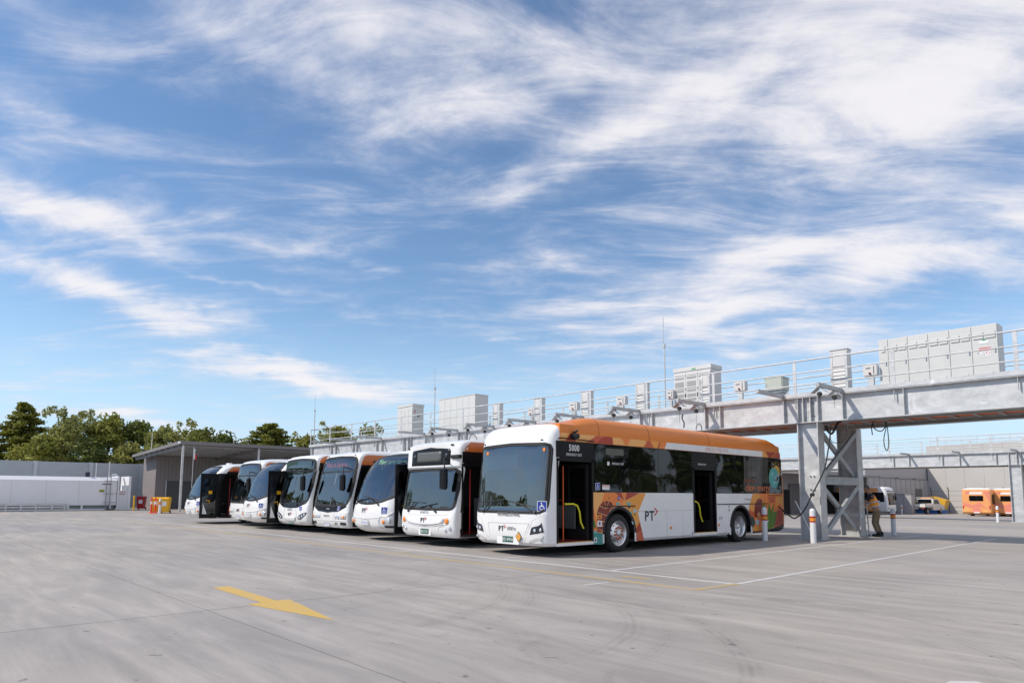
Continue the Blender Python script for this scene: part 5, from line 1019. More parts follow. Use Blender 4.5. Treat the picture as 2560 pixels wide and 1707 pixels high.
MB().box(2.75, 2.98, -.03, -.0225, 1.14, 1.22, LWHITE).box(2.83, 2.91, -.03, -.0225, 1.225, 1.27, mat('sign_green', (.03, .30, .12), .5)).build('info_sign', None, t)
# inverter cabinet with louvred doors
t = cabinet('inverter_cabinet', 'white louvred cabinet with a small green logo, beside the tall mast', -15.68, -14.01, 23.4, 24.16, 6.5, CABW, [(a, b, .1, 1.55) for a, b in ((0, .56), (.56, 1.11), (1.11, 1.67))], .16)
for i in range(3):
    x0 = .06 + i * .555
    for zz, h_ in ((1.30, .16), (.92, .28), (.78, .10), (.42, .28), (.15, .16)): MB().box(x0, x0 + .40, -.028, -.0215, zz, zz + h_).build('louvre', VENT, t)
    MB().box(x0 + .455, x0 + .475, -.045, -.022, .55, .72).build('door_handle', HND, t)
    for zz in (.3, .85, 1.4): MB().box(x0 + .46, x0 + .49, -.034, -.022, zz, zz + .05).build('latch', HND, t)
text('ABB', .10, (.92, -.032, hh - .03), FRONT, mat('logo_green', (.02, .35, .12), .5), t, bold=.004)
# two big plain boxes at the left
t = cabinet('plant_cabinet', 'wide plain grey cabinet of vertical panels near the far end of the gantry', -31.56, -28.31, 23.4, 24.3, 6.82, CABG, [(i * .5417, (i + 1) * .5417, .08, 2.04) for i in range(6)], .03)
t = cabinet('plant_cabinet', 'narrower grey cabinet with a capped lid at the far end of the gantry', -35.9, -34.26, 23.4, 24.2, 6.84, CABG, [(i * .41, (i + 1) * .41, .08, 1.86) for i in range(4)], .14); MB().box(1.642, 1.648, .12, .2, 1.6, 1.72, LRED).box(1.642, 1.648, .35, .5, 1.35, 1.42, NAVY).build('warning_sticker', None, t)
# pale green control box
t = cabinet('control_box', 'pale green box raised on feet on the gantry deck', -11.82, -11.16, 23.4, 23.9, 5.65, CABGREEN, [(.02, .64, .06, .50)], .03, z0=5.13)
for xx in (.1, .52): MB().box(xx, xx + .06, .1, .4, -.44, -.03).build('leg', GALVD, t)
MB().box(.06, .075, -.04, -.022, .2, .32).build('door_handle', CHROME, t)
# slim charger units with louvres
where = ['leftmost slim louvred unit on the gantry deck', 'slim louvred unit second from the left on the gantry deck', 'slim louvred unit third from the left on the gantry deck', 'slim louvred unit fourth from the left, left of the white louvred cabinet', 'slim louvred unit standing before the white louvred cabinet', 'tallest slim louvred unit, between the pale green box and the switchboard']
for (x0, x1, zt_), lb in zip(((-26.3, -25.86, 6.02), (-23.27, -22.84, 6.0), (-20.27, -19.8, 6.02), (-17.23, -16.76, 6.03), (-14.14, -13.76, 6.03), (-9.26, -8.72, 6.22)), where):
    t = cabinet('charger_unit', lb, x0, x1, 22.9, 23.22, zt_, CABW, (), .02, 'slim charger units on the gantry'); w = x1 - x0; h = zt_ - GD - .03
    MB().box(.0, .075, -.03, -.003, .05, h - .1).build('side_rail', GALV, t); MB().box(w - .075, w, -.03, -.003, .05, h - .1).build('side_rail', GALV, t); MB().box(.08, w - .08, -.02, -.003, h * .62, h - .08).build('front_panel', CABW, t)
    for k in range(6):
        z_ = .10 + k * (h * .62 - .14) / 6; MB().prism([(-.03, z_), (-.005, z_ + .02), (-.005, z_ + h * .075), (-.012, z_ + h * .075)], 'x', .08, w - .08).build('louvre', CABW, t)
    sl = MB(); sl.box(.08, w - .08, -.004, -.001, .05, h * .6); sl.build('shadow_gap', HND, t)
for (x0, x1), lb in zip(((-24.04, -23.62), (-21.29, -20.78), (-18.52, -18.03), (-15.93, -15.72 + .1), (-12.95, -12.5), (-8.36, -7.94)), ('leftmost small isolator box on a post behind the handrail', 'small isolator box second from the left behind the handrail', 'small isolator box third from the left behind the handrail', 'small isolator box at the left side of the white louvred cabinet', 'small isolator box between the white louvred cabinet and the pale green box', 'small isolator box just left of the long switchboard')):
    t = thing('isolator_box', lb, 'switch box', (x0, 23.2, GD + .03), 0, 'isolator boxes behind the handrail'); w = x1 - x0
    MB().box(0, w, 0, .22, .55, .90, bev=.01).build('case', CABW, t); MB().box(w * .3, w * .7, .05, .15, 0, .55).build('post', GALV, t); MB().lathe([(.035, -.04), (.03, 0), (0, 0)], 10, axis='y', o=(w * .5, 0, .62)).build('switch', POLEO, t); MB().box(w * .2, w * .55, -.004, -.001, .78, .81).build('label_plate', HND, t); MB().box(w * .75, w * .8, -.006, -.001, .6, .85).build('edge', HND, t)
for (x, y, zb, zt_), lb in zip(((-45.0, 22.4, 4.7, 8.28), (-33.4, 24.4, 4.7, 9.05), (-16.85, 24.45, 4.7, 9.1)), ('leftmost thin lightning mast at the end of the gantry', 'middle lightning mast, between the two plain grey cabinets', 'tallest looking lightning mast, left of the white louvred cabinet')):
    t = thing('lightning_mast', lb, 'mast', (x, y, zb), 0, 'lightning masts on the gantry'); h = zt_ - zb
    MB().tube([(0, 0, 0), (0, 0, h * .72)], .03, 8).build('pole', GALV, t, 60); MB().tube([(-.03, 0, h * .70), (-.03, 0, h)], .010, 6).build('rod', GALVD, t); MB().box(-.06, .04, -.04, .04, h * .69, h * .725).build('clamp', GALVD, t); MB().box(-.1, .1, -.1, .1, 0, .015).build('base_plate', GALVD, t)
# cables: loops from the bracket hooks and the plugged-in lead
z60 = zoom(1980, 1040, .2041); zC = zoom(1600, 780, .21259); zA = zoom(760, 900, .21259)
def spline(P, k=6):
    P = [Vector(p) for p in P]; out = []
    for i in range(len(P) - 1):
        a, b, c, d = P[max(i - 1, 0)], P[i], P[i + 1], P[min(i + 2, len(P) - 1)]
        for j in range(k): t = j / k; out.append(.5 * ((2 * b) + (c - a) * t + (2 * a - 5 * b + 4 * c - d) * t * t + (3 * b - a - 3 * c + d) * t ** 3))
    return out + [P[-1]]
def cable(name, label, pts, r, m=BLKMETAL, group='cables hanging from the gantry'):
    P = spline(pts); o = MB().tube(P, r, 8).build(name, m, None, 60); return tag(o, label, 'cable', group)
px_ = lambda q, Y: (on_y(q[0], q[1], Y)[0], Y, on_y(q[0], q[1], Y)[1])
cable('charging_cable', 'black charging cable sagging from the orange rear of the big bus up the gantry column', [(-10.80, 22.02, 1.06), px_(z60(0, 1240), 21.95), px_(z60(60, 1235), 21.95), px_(z60(120, 1190), 21.95), px_(z60(180, 1100), 21.98), px_(z60(245, 960), 22.0), px_(z60(330, 800), 22.05), px_(z60(400, 640), 22.1), px_(z60(440, 430), 22.2), px_(z60(465, 250), 22.3), px_(z60(470, 160), 22.3)], .022)
MB_ = tag(MB().box(-.07, .07, -.04, .04, -.05, .05, bev=.02).build('cable_clamp', RUBBER, None), 'black clamp gripping the charging cable in front of the gantry column', 'clamp'); MB_.location = px_(z60(248, 962), 21.99)
cable('hanging_cable', 'looped black and green cable dangling below the gantry right of the column', [px_(z60(985, 230), 22.9), px_(z60(975, 120), 22.9), px_(z60(1010, 60), 22.9), px_(z60(1100, 40), 22.9), px_(z60(1150, 100), 22.9), px_(z60(1100, 180), 22.9), px_(z60(1020, 160), 22.9), px_(z60(985, 90), 22.9)], .016)
cable('hanging_cable', 'thin green cable loop hanging lowest below the gantry', [px_(z60(1160, 60), 22.9), px_(z60(1150, 150), 22.9), px_(z60(1125, 280), 22.9), px_(z60(1140, 390), 22.9), px_(z60(1170, 415), 22.9), px_(z60(1185, 330), 22.9), px_(z60(1175, 200), 22.9), px_(z60(1165, 110), 22.9)], .014, mat('cable_green', (.02, .07, .035), .5))
cable('hanging_cable', 'grey cable looping between the two posts of the near gantry column', [px_(z60(660, 60), 23.4), px_(z60(670, 200), 23.4), px_(z60(640, 290), 23.4), px_(z60(560, 330), 23.4), px_(z60(480, 300), 23.3), px_(z60(470, 200), 23.2), px_(z60(480, 100), 23.2)], .012, mat('cable_grey', (.12, .12, .12), .5))
cable('hanging_cable', 'black cable bundle knotted at the top of the near gantry column', [px_(z60(420, 110), 22.6), px_(z60(430, 170), 22.6), px_(z60(480, 215), 22.6), px_(z60(520, 170), 22.6), px_(z60(560, 90), 22.7), px_(z60(600, 60), 22.7)], .035)
cable('hanging_cable', 'black cable loop seen just above the orange roof, right one', [px_(zC(660, 1385), 20.6), px_(zC(665, 1340), 20.6), px_(zC(695, 1312), 20.6), px_(zC(722, 1345), 20.6), px_(zC(728, 1390), 20.6)], .014)
cable('hanging_cable', 'black cable and plug hung above the orange roof, left one', [px_(zC(503, 1200), 20.6), px_(zC(495, 1250), 20.6), px_(zC(518, 1300), 20.6), px_(zC(515, 1360), 20.6)], .022)
cable('hanging_cable', 'black cable loop hung above the roof of bus 211', [px_(zA(1940, 955), 20.5), px_(zA(1960, 890), 20.5), px_(zA(1985, 870), 20.5), px_(zA(2020, 900), 20.5), px_(zA(2035, 945), 20.5)], .016)
tag(MB().tube([(-10.28, 22.15, 1.25), (-9.62, 21.98, .02)], .016, 8).build('leaning_pole', LWHITE), 'thin white pole leaning against the foot of the gantry column', 'pole')
# ------------------------------------------------------------------ bollards
BRED = mat('band_red', (.50, .02, .03), .4); BYEL = mat('band_yellow', (.85, .45, .02), .4); BWH = mat('bollard_white', (.72, .72, .73), .45, vary=.04)
def bollard(label, x, y, h=1.02, r=.085, bands=True, m=None, group='white bollards with red and yellow bands'):
    t = thing('bollard', label, 'bollard', (x, y, gz(y)), 0, group)
    MB().lathe([(r, 0), (r, h - r)] + [(r * math.cos(R(a)), h - r + r * math.sin(R(a))) for a in (15, 30, 45, 60, 75, 90)], 20, o=(0, 0, 0)).build('post', m or BWH, t, 40)
    if bands:
        for z0, z1, mm in ((.60, .645, BRED), (.646, .72, BYEL), (.721, .775, BRED)): MB().lathe([(r + .002, h * z0), (r + .003, h * z0), (r + .003, h * z1), (r + .002, h * z1)], 20).build('reflective_band', mm, t, 40)
        text('CAUTION', .035, (.0, -r - .004, h * .685), FRONT, LRED, t)
    MB().lathe([(r + .05, .0), (r + .05, .006), (r, .008)], 20).build('base_ring', GALVD, t)
bollard('banded white bollard in front of the rear wheel end of the big electric bus', -10.62, 20.69, 1.06); bollard('banded white bollard standing before the gantry column', -9.14, 20.8, 1.04); bollard('banded white bollard right of the worker', -9.12, 27.5, 1.0); bollard('banded white bollard beside the far gantry column', -11.6, 54.06, 1.08); bollard('tiny banded bollard beside the white front of the distant bus', -26.0, 81.1, 1.0)
# ------------------------------------------------------------------ worker, ladder
SKIN = mat('skin', (.42, .22, .15), .55); HIVIS = mat('hi_vis_orange', (1.0, .33, .02), .6, vary=.08, scale=20); SHIRT = mat('shirt_black', (.012, .012, .014), .8); KHAKI = mat('trousers_khaki', (.22, .165, .10), .85, vary=.12, scale=15); HAIR = mat('hair_grey', (.09, .085, .08), .8, vary=.3, scale=60); BOOT = mat('boots_black', (.012, .012, .013), .6); TAPE = mat('reflective_tape', (.55, .57, .58), .3, .4)
def skin_mesh(name, verts, edges, radii, m, parent, sub=2, root=0):
    me = bpy.data.meshes.new(name); me.from_pydata(verts, edges, []); o = link(name, me, parent); me.materials.append(m)
    o.modifiers.new('skin', 'SKIN').use_smooth_shade = True
    sv = me.skin_vertices[0].data
    for i, r_ in enumerate(radii): sv[i].radius = r_ if isinstance(r_, tuple) else (r_, r_); sv[i].use_root = (i == root)
    sd = o.modifiers.new('sub', 'SUBSURF'); sd.levels = sd.render_levels = sub
    return o
def person():
    t = thing('person', 'worker in orange hi-vis vest and khaki trousers leaning towards the gantry column', 'person', (-9.24, 26.19, 0), R(8))
    # body facing -X; left side is -Y
    V = [(.02, 0, .90), (-.02, 0, 1.08), (-.07, 0, 1.28), (-.13, 0, 1.44), (-.19, 0, 1.53), (-.24, 0, 1.60),            # 0-5 pelvis, spine, neck, skull base
         (-.12, -.17, 1.42), (-.27, -.22, 1.20), (-.45, -.19, 1.28), (-.50, -.185, 1.30), (-.12, .17, 1.42), (-.26, .22, 1.19), (-.42, .16, 1.16), (-.48, .15, 1.17),  # arms
         (.03, -.09, .86), (-.07, -.10, .49), (.06, -.10, .10), (.06, -.10, .07), (.03, .09, .86), (-.02, .10, .48), (.10, .11, .10), (.10, .11, .07)]
    E_ = [(0, 1), (1, 2), (2, 3), (3, 4), (4, 5), (3, 6), (6, 7), (7, 8), (8, 9), (3, 10), (10, 11), (11, 12), (12, 13), (0, 14), (14, 15), (15, 16), (16, 17), (0, 18), (18, 19), (19, 20), (20, 21)]
    rad = [.135, .125, (.14, .13), (.12, .10), .058, .055, .062, .047, .036, .030, .062, .047, .036, .030, .095, .065, .045, .04, .095, .065, .045, .04]
    body = skin_mesh('body', V, E_, rad, SKIN, t, 1)
    h = MB(); n = 14   # head: ellipsoid with brow, nose and chin
    for i in range(n):
        for j in range(20): pass
    vs, fs = [], []
    for i in range(n + 1):
        th = math.pi * i / n
        for j in range(20):
            ph = 2 * math.pi * j / 20; x, y, z = .10 * math.sin(th) * math.cos(ph), .078 * math.sin(th) * math.sin(ph), .122 * math.cos(th)
            if x < 0 and abs(y) < .03 and -.03 < z < .02: x -= .022 * (1 - abs(y) / .03)
            if z < -.05: x *= .85; y *= .8
            vs.append((x, y, z))
    fs = [(i * 20 + j, i * 20 + (j + 1) % 20, (i + 1) * 20 + (j + 1) % 20, (i + 1) * 20 + j) for i in range(n) for j in range(20)]
    h.add(vs, fs); hd = h.build('head', SKIN, t, 80); hd.location = (-.27, 0, 1.68); hd.rotation_euler = (0, R(-22), 0)
    hr = MB(); vs = [(v[0] * 1.10 + .008, v[1] * 1.12, v[2] * 1.09 + .004) for v in vs]; keep = [f for f in fs if all(vs[k][2] > .055 or vs[k][0] > .04 for k in f) and all(vs[k][2] > -.07 for k in f)]; hr.add(vs, keep); hr.build('hair', HAIR, hd, 80)
    for s_ in (-1, 1):
        MB().lathe([(0, -.006), (.012, -.004), (.014, 0)], 10, HAIR, 'x', (-.096, s_ * .032, .012)).build('eye', None, hd); MB().lathe([(.0, 0), (.028, .006), (.02, .014), (0, .016)], 10, SKIN, 'y', (.0, s_ * .078 - (.016 if s_ < 0 else 0), -.01)).build('ear', None, hd, 60)
    # clothing, slightly larger than the body
    sl = [tuple(v) for v in V]
    skin_mesh('shirt', [sl[1], sl[2], sl[3], sl[6], (-.24, -.215, 1.24), sl[10], (-.235, .215, 1.23), sl[4]], [(0, 1), (1, 2), (2, 3), (3, 4), (2, 5), (5, 6), (2, 7)], [.135, (.15, .14), (.13, .11), .078, .066, .078, .066, .068], SHIRT, t, 1)
    skin_mesh('vest', [(-.0, 0, .98), (-.03, 0, 1.1), (-.075, 0, 1.27), (-.125, 0, 1.41), (-.14, 0, 1.47)], [(0, 1), (1, 2), (2, 3), (3, 4)], [(.165, .15), (.165, .15), (.175, .155), (.165, .12), (.10, .07)], HIVIS, t, 2)
    skin_mesh('trousers', [(.02, 0, .98), (.025, 0, .88), (.03, -.09, .82), (-.07, -.10, .49), (.055, -.10, .13), (.03, .09, .82), (-.02, .10, .48), (.095, .11, .13)], [(0, 1), (1, 2), (2, 3), (3, 4), (1, 5), (5, 6), (6, 7)], [.145, .15, .115, .085, .068, .115, .085, .068], KHAKI, t, 2)
    for zc, xc, rr in ((1.05, -.015, .172), (1.20, -.055, .183)):
        MB().lathe([(rr, -.022), (rr + .003, -.02), (rr + .003, .02), (rr, .022)], 28).build('reflective_tape', TAPE, t, 60).matrix_local = Matrix.Translation((xc, 0, zc)) @ Matrix.Rotation(R(-12), 4, 'Y') @ Matrix.Diagonal((1, .9, 1, 1))
    for s_ in (-1, 1): MB().beam((-.20, s_ * .075, 1.47), (-.225, s_ * .085, 1.10), .05, .012, TAPE, up=(1, 0, 0)).build('reflective_tape', None, t)
    for y_, x_ in ((-.10, .06), (.11, .10)):
        b = MB(); b.box(x_ - .20, x_ + .09, y_ - .05, y_ + .05, .0, .09, bev=.03); b.box(x_ - .05, x_ + .085, y_ - .055, y_ + .055, .06, .17, bev=.03); b.build('boot', BOOT, t)
    for px0, pz, py in ((-.50, 1.30, -.185), (-.48, 1.17, .15)):   # hands with five fingers
        hv = MB(); hv.box(px0 - .09, px0, py - .018, py + .018, pz - .045, pz + .04, bev=.015)
        for k, l_ in enumerate((.07, .08, .075, .06)): z_ = pz + .032 - k * .022; hv.tube([(px0 - .08, py, z_), (px0 - .08 - l_ * .5, py + .012, z_), (px0 - .08 - l_ * .8, py + .04, z_ - .005)], [.0095, .0088, .0075], 6)
        hv.tube([(px0 - .03, py, pz + .035), (px0 - .055, py + .02, pz + .06), (px0 - .085, py + .035, pz + .062)], [.011, .010, .008], 6); hv.build('hand', SKIN, t, 50)
person()
t = thing('ladder', 'slim aluminium ladder propped upright against the rear post of the gantry column', 'ladder', (-9.53, 25.9, 0)); ALU = mat('ladder_alloy', (.55, .55, .56), .35, .7)
for s_ in (-.02, .26): MB().beam((.04, s_, .0), (-.01, s_, 1.3), .025, .05).build('stile', ALU, t)
for k in range(4): MB().beam((.03 - .008 * k, -.02, .2 + .27 * k), (.03 - .008 * k, .26, .2 + .27 * k), .03).build('rung', ALU, t)
for s_ in (-.02, .26): MB().box(.015, .075, s_ - .03, s_ + .03, 0, .04).build('rubber_foot', RUBBER, t)
# ------------------------------------------------------------------ left side: noise wall, tank, shed
WALLM = mat('noise_wall_grey', (.37, .40, .43), .7, vary=.06, scale=.8, stretch=(1, 1, 3)); WPOST = mat('noise_wall_post', (.47, .50, .53), .7, vary=.05)
t = thing('boundary_wall', 'tall blue-grey panelled boundary wall behind the white tank', 'wall', (-67.5, 0, 0))
for k in range(-18, 12):
    ya = 9.25 + 3.95 * k
    for j in range(3): MB().box(-.05, .05, ya + .12, ya + 3.95 - .12, .05 + j * 1.285, .05 + (j + 1) * 1.285 - .008).build('wall_panel', WALLM, t)
    MB().box(-.14, .14, ya - .13, ya + .13, 0, 3.92).build('wall_post', WPOST, t)
TANKW = mat('tank_white', (.80, .80, .82), .45, vary=.03, scale=.6)
t = thing('fuel_tank', 'long white box-shaped fuel tank with an access ladder at its right end', 'tank', (-60.75, 0, 0))
MB().prism([(0, .40), (0, 2.28), (-.35, 2.56), (-2.1, 2.56), (-2.45, 2.28), (-2.45, .40)], 'y', -4, 13.75).build('tank_shell', TANKW, t)
for k in range(9): MB().box(-.012, .003, -3.5 + 2.1 * k, -3.49 + 2.1 * k, .42, 2.26).build('panel_seam', SEAM, t)
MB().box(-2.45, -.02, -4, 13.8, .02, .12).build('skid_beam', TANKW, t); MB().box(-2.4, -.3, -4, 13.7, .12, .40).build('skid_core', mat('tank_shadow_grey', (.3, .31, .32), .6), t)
for k in range(10): MB().box(-.14, -.02, -3.8 + 1.9 * k, -3.68 + 1.9 * k, .12, .40).build('skid_post', TANKW, t)
e_ = MB(); e_.box(-2.45, 0, 13.80, 13.92, .02, 2.66); e_.box(-2.45, 0, 14.58, 14.75, .02, 2.66); e_.box(-2.45, -.12, 13.92, 14.58, .02, 1.55); e_.build('end_frame', TANKW, t)
for k in range(6): MB().beam((-.06, 13.92, .3 + .22 * k), (-.06, 14.58, .3 + .22 * k), .03).build('ladder_rung', TANKW, t)
MB().beam((-.1, 14.45, 1.6), (-.1, 14.2, 2.55), .09).build('hatch_arm', LWHITE, t); MB().beam((-.1, 14.15, 1.62), (-.1, 14.5, 1.62), .12).build('hatch_arm', LWHITE, t)
for yy in (13.02, 13.28): MB().beam((.12, yy, .05), (.12, yy, 2.75), .05).build('pipe', mat('pipe_grey', (.28, .27, .28), .5), t)
for zz in (.62, 1.28, 2.28): MB().beam((.10, 12.8, zz), (.10, 13.78, zz), .03).build('pipe_bracket', MATS['pipe_grey'], t)
MB().box(.002, .012, 12.55, 12.9, 1.42, 1.60, mat('sign_lime', (.35, .38, .03), .5)).box(.012, .014, 12.56, 12.89, 1.42, 1.47, NAVY).build('hazard_sign', None, t); MB().box(.002, .010, 12.72, 13.38, 1.98, 2.06).build('name_strip', mat('strip_grey', (.12, .12, .13), .5), t)
MB().box(-.118, -.112, 13.98, 14.42, 1.36, 1.44, LRED).box(-.118, -.112, 13.98, 14.40, 1.22, 1.27, mat('strip_brown', (.25, .12, .06), .5)).build('warning_strip', None, t)
MB().tube(spline([(.05, 13.1, .15), (.2, 13.3, .05), (.2, 13.6, .12), (.05, 13.72, .35)]), .04, 8).build('hose', RUBBER, t, 60); MB().tube(spline([(-.4, 13.4, 2.5), (-.4, 13.45, 2.75), (-.4, 13.75, 2.78), (-.4, 13.85, 2.6)]), .05, 8).build('vent_pipe', LWHITE, t, 60)
for yy, zz in ((12.35, 3.55), (13.25, 3.67)): MB().tube([(-.5, yy, 2.55), (-.5, yy, zz)], .025, 6).build('vent_rod', LWHITE, t); MB().lathe([(0, 0), (.05, .02), (.05, .08), (0, .1)], 10, o=(-.5, yy, zz)).build('vent_cap', LWHITE, t, 40)
MB().box(-.7, -.45, 11.65, 11.95, 2.56, 2.95, bev=.04).build('pump_head', mat('pump_navy', (.02, .03, .06), .5), t)
t = thing('guard_rail', 'low grey guard rail running in front of the white tank', 'barrier', (-59.7, 0, 0))
for zz in (.30, .52): MB().beam((0, -4, zz), (0, 10.4, zz), .05, .12).build('rail', GALV, t)
for k in range(9): MB().box(-.05, .05, -3.9 + 1.75 * k, -3.8 + 1.75 * k, 0, .58).build('post', GALV, t)
MB().box(-.08, .08, 10.3, 10.45, 0, .62).build('end_post', GALV, t)
# shed with a skillion canopy
SHEDW = mat('shed_brown_grey', (.27, .24, .235), .6, vary=.04); SHEDR = mat('shed_roof_grey', (.20, .19, .19), .55, vary=.04); SHEDD = mat('shed_door_grey', (.10, .10, .105), .6, vary=.04)
t = thing('open_shed', 'brown-grey metal shed with a wide sloping canopy behind the leftmost buses', 'shed', (-53.0, 15.9, 0))
MB().prism([(0.0, 4.93), (0.0, 5.17), (-12.8, 4.62), (-12.8, 4.40)], 'y', 0, 22).build('roof', SHEDR, t)
for y_ in (.25, 5.9, 11.5, 17.2): MB().box(-.35, -.23, y_, y_ + .14, 0, 4.92).build('post', GALV, t)
for y_ in (.3, 5.95, 11.55, 17.25): MB().beam((-.3, y_, 4.76), (-12.6, y_, 4.27), .14, .22).build('rafter', SHEDR, t)
for k in range(8): MB().beam((-1.0 - 1.45 * k, .1, 4.84 - .063 * k), (-1.0 - 1.45 * k, 21.9, 4.84 - .063 * k), .06, .12).build('purlin', GALVD, t)
for k in range(24):      # ribbed wall sheeting of the gable end and of the long wall
    x = -9.5 - k * .155; MB().box(x - .14, x, 1.08, 1.12, .0, 4.45).build('wall_sheet', SHEDW, t)
MB().box(-13.2, -9.5, 1.12, 1.2, 0, 4.40).build('gable_wall', SHEDW, t)
MB().box(-9.62, -9.5, 1.2, 22, 0, 4.5).build('back_wall', SHEDW, t)
for k in range(40):
    y_ = 1.2 + k * .3; MB().box(-9.498, -9.465, y_, y_ + .2, 2.45, 4.45).build('wall_sheet', SHEDW, t)
    
for y0_ in (1.95, 6.6, 11.2):
    d = MB()
    for k in range(18): d.box(-9.49, -9.44 - .02 * (k % 2), y0_, y0_ + 3.6, .05 + k * .13, .05 + (k + 1) * .13 - .006)
    d.build('roller_door', SHEDD, t); MB().box(-9.49, -9.38, y0_ - .1, y0_, 0, 2.42).build('door_jamb', GALV, t)
MB().box(-.18, .02, -.06, .05, 4.95, 5.12, bev=.02).build('floodlight', LWHITE, t); MB().lathe([(0, -.02), (.05, 0), (0, .03)], 10, axis='x', o=(-9.43, 1.5, 1.2)).build('door_knob', LAMPG, t)
for yy in (.5, 5): MB().tube([(-3.0 if yy > 1 else -9, yy, 4.7), (-3.0 if yy > 1 else -9, yy, 6.3)], .02, 5).build('roof_aerial', LWHITE, t)
# bins and posts by the shed
def bin_(label, x, y, col, rz):
    t = thing('wheelie_bin', label, 'bin', (x, y, 0), rz, 'wheelie bins by the shed'); m = mat('bin_' + label.split()[0], col, .45, vary=.05)
    b = MB(); b.add([(-.24, -.27, .08), (.24, -.27, .08), (.24, .22, .08), (-.24, .22, .08), (-.29, -.33, .98), (.29, -.33, .98), (.29, .36, .98), (-.29, .36, .98)], [(3, 2, 1, 0), (4, 5, 6, 7), (0, 1, 5, 4), (1, 2, 6, 5), (2, 3, 7, 6), (3, 0, 4, 7)]); b.build('bin_body', m, t)
    l = MB(); l.add([(-.31, -.37, .98), (.31, -.37, .98), (.31, .40, .98), (-.31, .40, .98), (-.25, -.28, 1.07), (.25, -.28, 1.07), (.25, .33, 1.09), (-.25, .33, 1.09)], [(3, 2, 1, 0), (4, 5, 6, 7), (0, 1, 5, 4), (1, 2, 6, 5), (2, 3, 7, 6), (3, 0, 4, 7)]); l.build('lid', m, t)
    MB().tube([(-.25, .43, .98), (.25, .43, .98)], .02, 8).build('handle', m, t)
    for s_ in (-.27, .27): MB().lathe([(.1, -.025), (.1, .025), (0, .025)], 14, axis='x', o=(s_, .25, .1)).build('wheel', RUBBER, t)
    MB().box(-.14, .14, -.318, -.308, .5, .85).build('notice', LWHITE, t)
bin_('red wheelie bin beside the yellow post left of the shed', -62.0, 15.9, (.42, .01, .02), R(62)); bin_('yellow wheelie bin with a white notice in front of the shed', -50.2, 14.35, (.80, .42, .01), R(60)); bin_('yellow-sided second bin half hidden behind the two white posts', -51.2, 14.1, (.78, .40, .01), R(60))
bollard('plain yellow post standing between the tank and the red bin', -59.0, 14.6, 1.15, .06, False, YELLOW, 'posts by the shed')
ORP = mat('post_orange_red', (.75, .07, .03), .5)
for lb, x, y in (('left one of the two orange-red marker posts by the yellow bin', -50.7, 13.62), ('right one of the two orange-red marker posts by the yellow bin', -50.5, 13.82)):
    t = thing('marker_post', lb, 'post', (x, y, 0), 0, 'orange-red marker posts'); MB().lathe([(.16, 0), (.15, .03), (.06, .05), (.05, 1.02), (.035, 1.08), (0, 1.09)], 14).build('post', ORP, t, 40); MB().lathe([(.058, .62), (.058, .80)], 14).build('reflective_band', LWHITE, t)
bollard('banded white bollard directly beside the yellow bin', -50.05, 13.98, 1.0, .085, True, None, 'white bollards with red and yellow bands'); bollard('white bollard top peeping out behind the banded one by the yellow bin', -51.9, 14.2, 1.0, .085, False)
t = thing('flag_pole', 'thin pole with a small red and white flag beside the leftmost bus', 'flag', (-46.0, 14.65, 0)); MB().tube([(0, 0, 0), (0, 0, 4.3)], .02, 6).build('pole', GALV, t); MB().box(-.01, .01, .02, .09, 3.55, 4.2, LWHITE).box(-.012, .012, .09, .19, 3.5, 3.85, LRED).build('flag', None, t)
# ------------------------------------------------------------------ trees
def leaf_mat(name, col, var):
    m = bpy.data.materials.new(name); m.use_nodes = True; N = m.node_tree.nodes; L = m.node_tree.links; b = N['Principled BSDF']; b.inputs['Roughness'].default_value = .55; b.inputs['Specular IOR Level'].default_value = .3
    g = N.new('ShaderNodeNewGeometry'); n = N.new('ShaderNodeTexNoise'); n.inputs['Scale'].default_value = .7; n.inputs['Detail'].default_value = 5; L.new(g.outputs['Position'], n.inputs[0])
    r = N.new('ShaderNodeValToRGB'); e = r.color_ramp.elements; e[0].position = .32; e[1].position = .68; e[0].color = (col[0] * (1 - var), col[1] * (1 - var * .8), col[2] * (1 - var), 1); e[1].color = (col[0] * (1 + var * 1.2), col[1] * (1 + var), col[2] * (1 + var * .5), 1); L.new(n.outputs[0], r.inputs[0])
    mul = N.new('ShaderNodeMix'); mul.data_type = 'RGBA'; mul.blend_type = 'MULTIPLY'; mul.inputs[0].default_value = .6; L.new(r.outputs[0], mul.inputs[6]); cr = N.new('ShaderNodeValToRGB'); cr.color_ramp.elements[0].color = (.5, .5, .45, 1); cr.color_ramp.elements[1].color = (1.5, 1.45, 1.2, 1); L.new(g.outputs['Random Per Island'], cr.inputs[0]); L.new(cr.outputs[0], mul.inputs[7]); L.new(mul.outputs[2], b.inputs['Base Color'])
    tr = N.new('ShaderNodeBsdfTranslucent'); L.new(mul.outputs[2], tr.inputs[0]); mx = N.new('ShaderNodeMixShader'); mx.inputs[0].default_value = .38; L.new(b.outputs[0], mx.inputs[1]); L.new(tr.outputs[0], mx.inputs[2]); L.new(mx.outputs[0], N['Material Output'].inputs[0]); return m
LEAF1 = leaf_mat('leaves_olive', (.25, .26, .07), .35); LEAF2 = leaf_mat('leaves_deep', (.14, .175, .055), .35); LEAF3 = leaf_mat('needles_yellow_green', (.20, .21, .045), .45); LEAF4 = leaf_mat('leaves_sage', (.29, .30, .11), .3)
BARK = mat('bark_grey_brown', (.13, .10, .075), .9, vary=.25, scale=6)
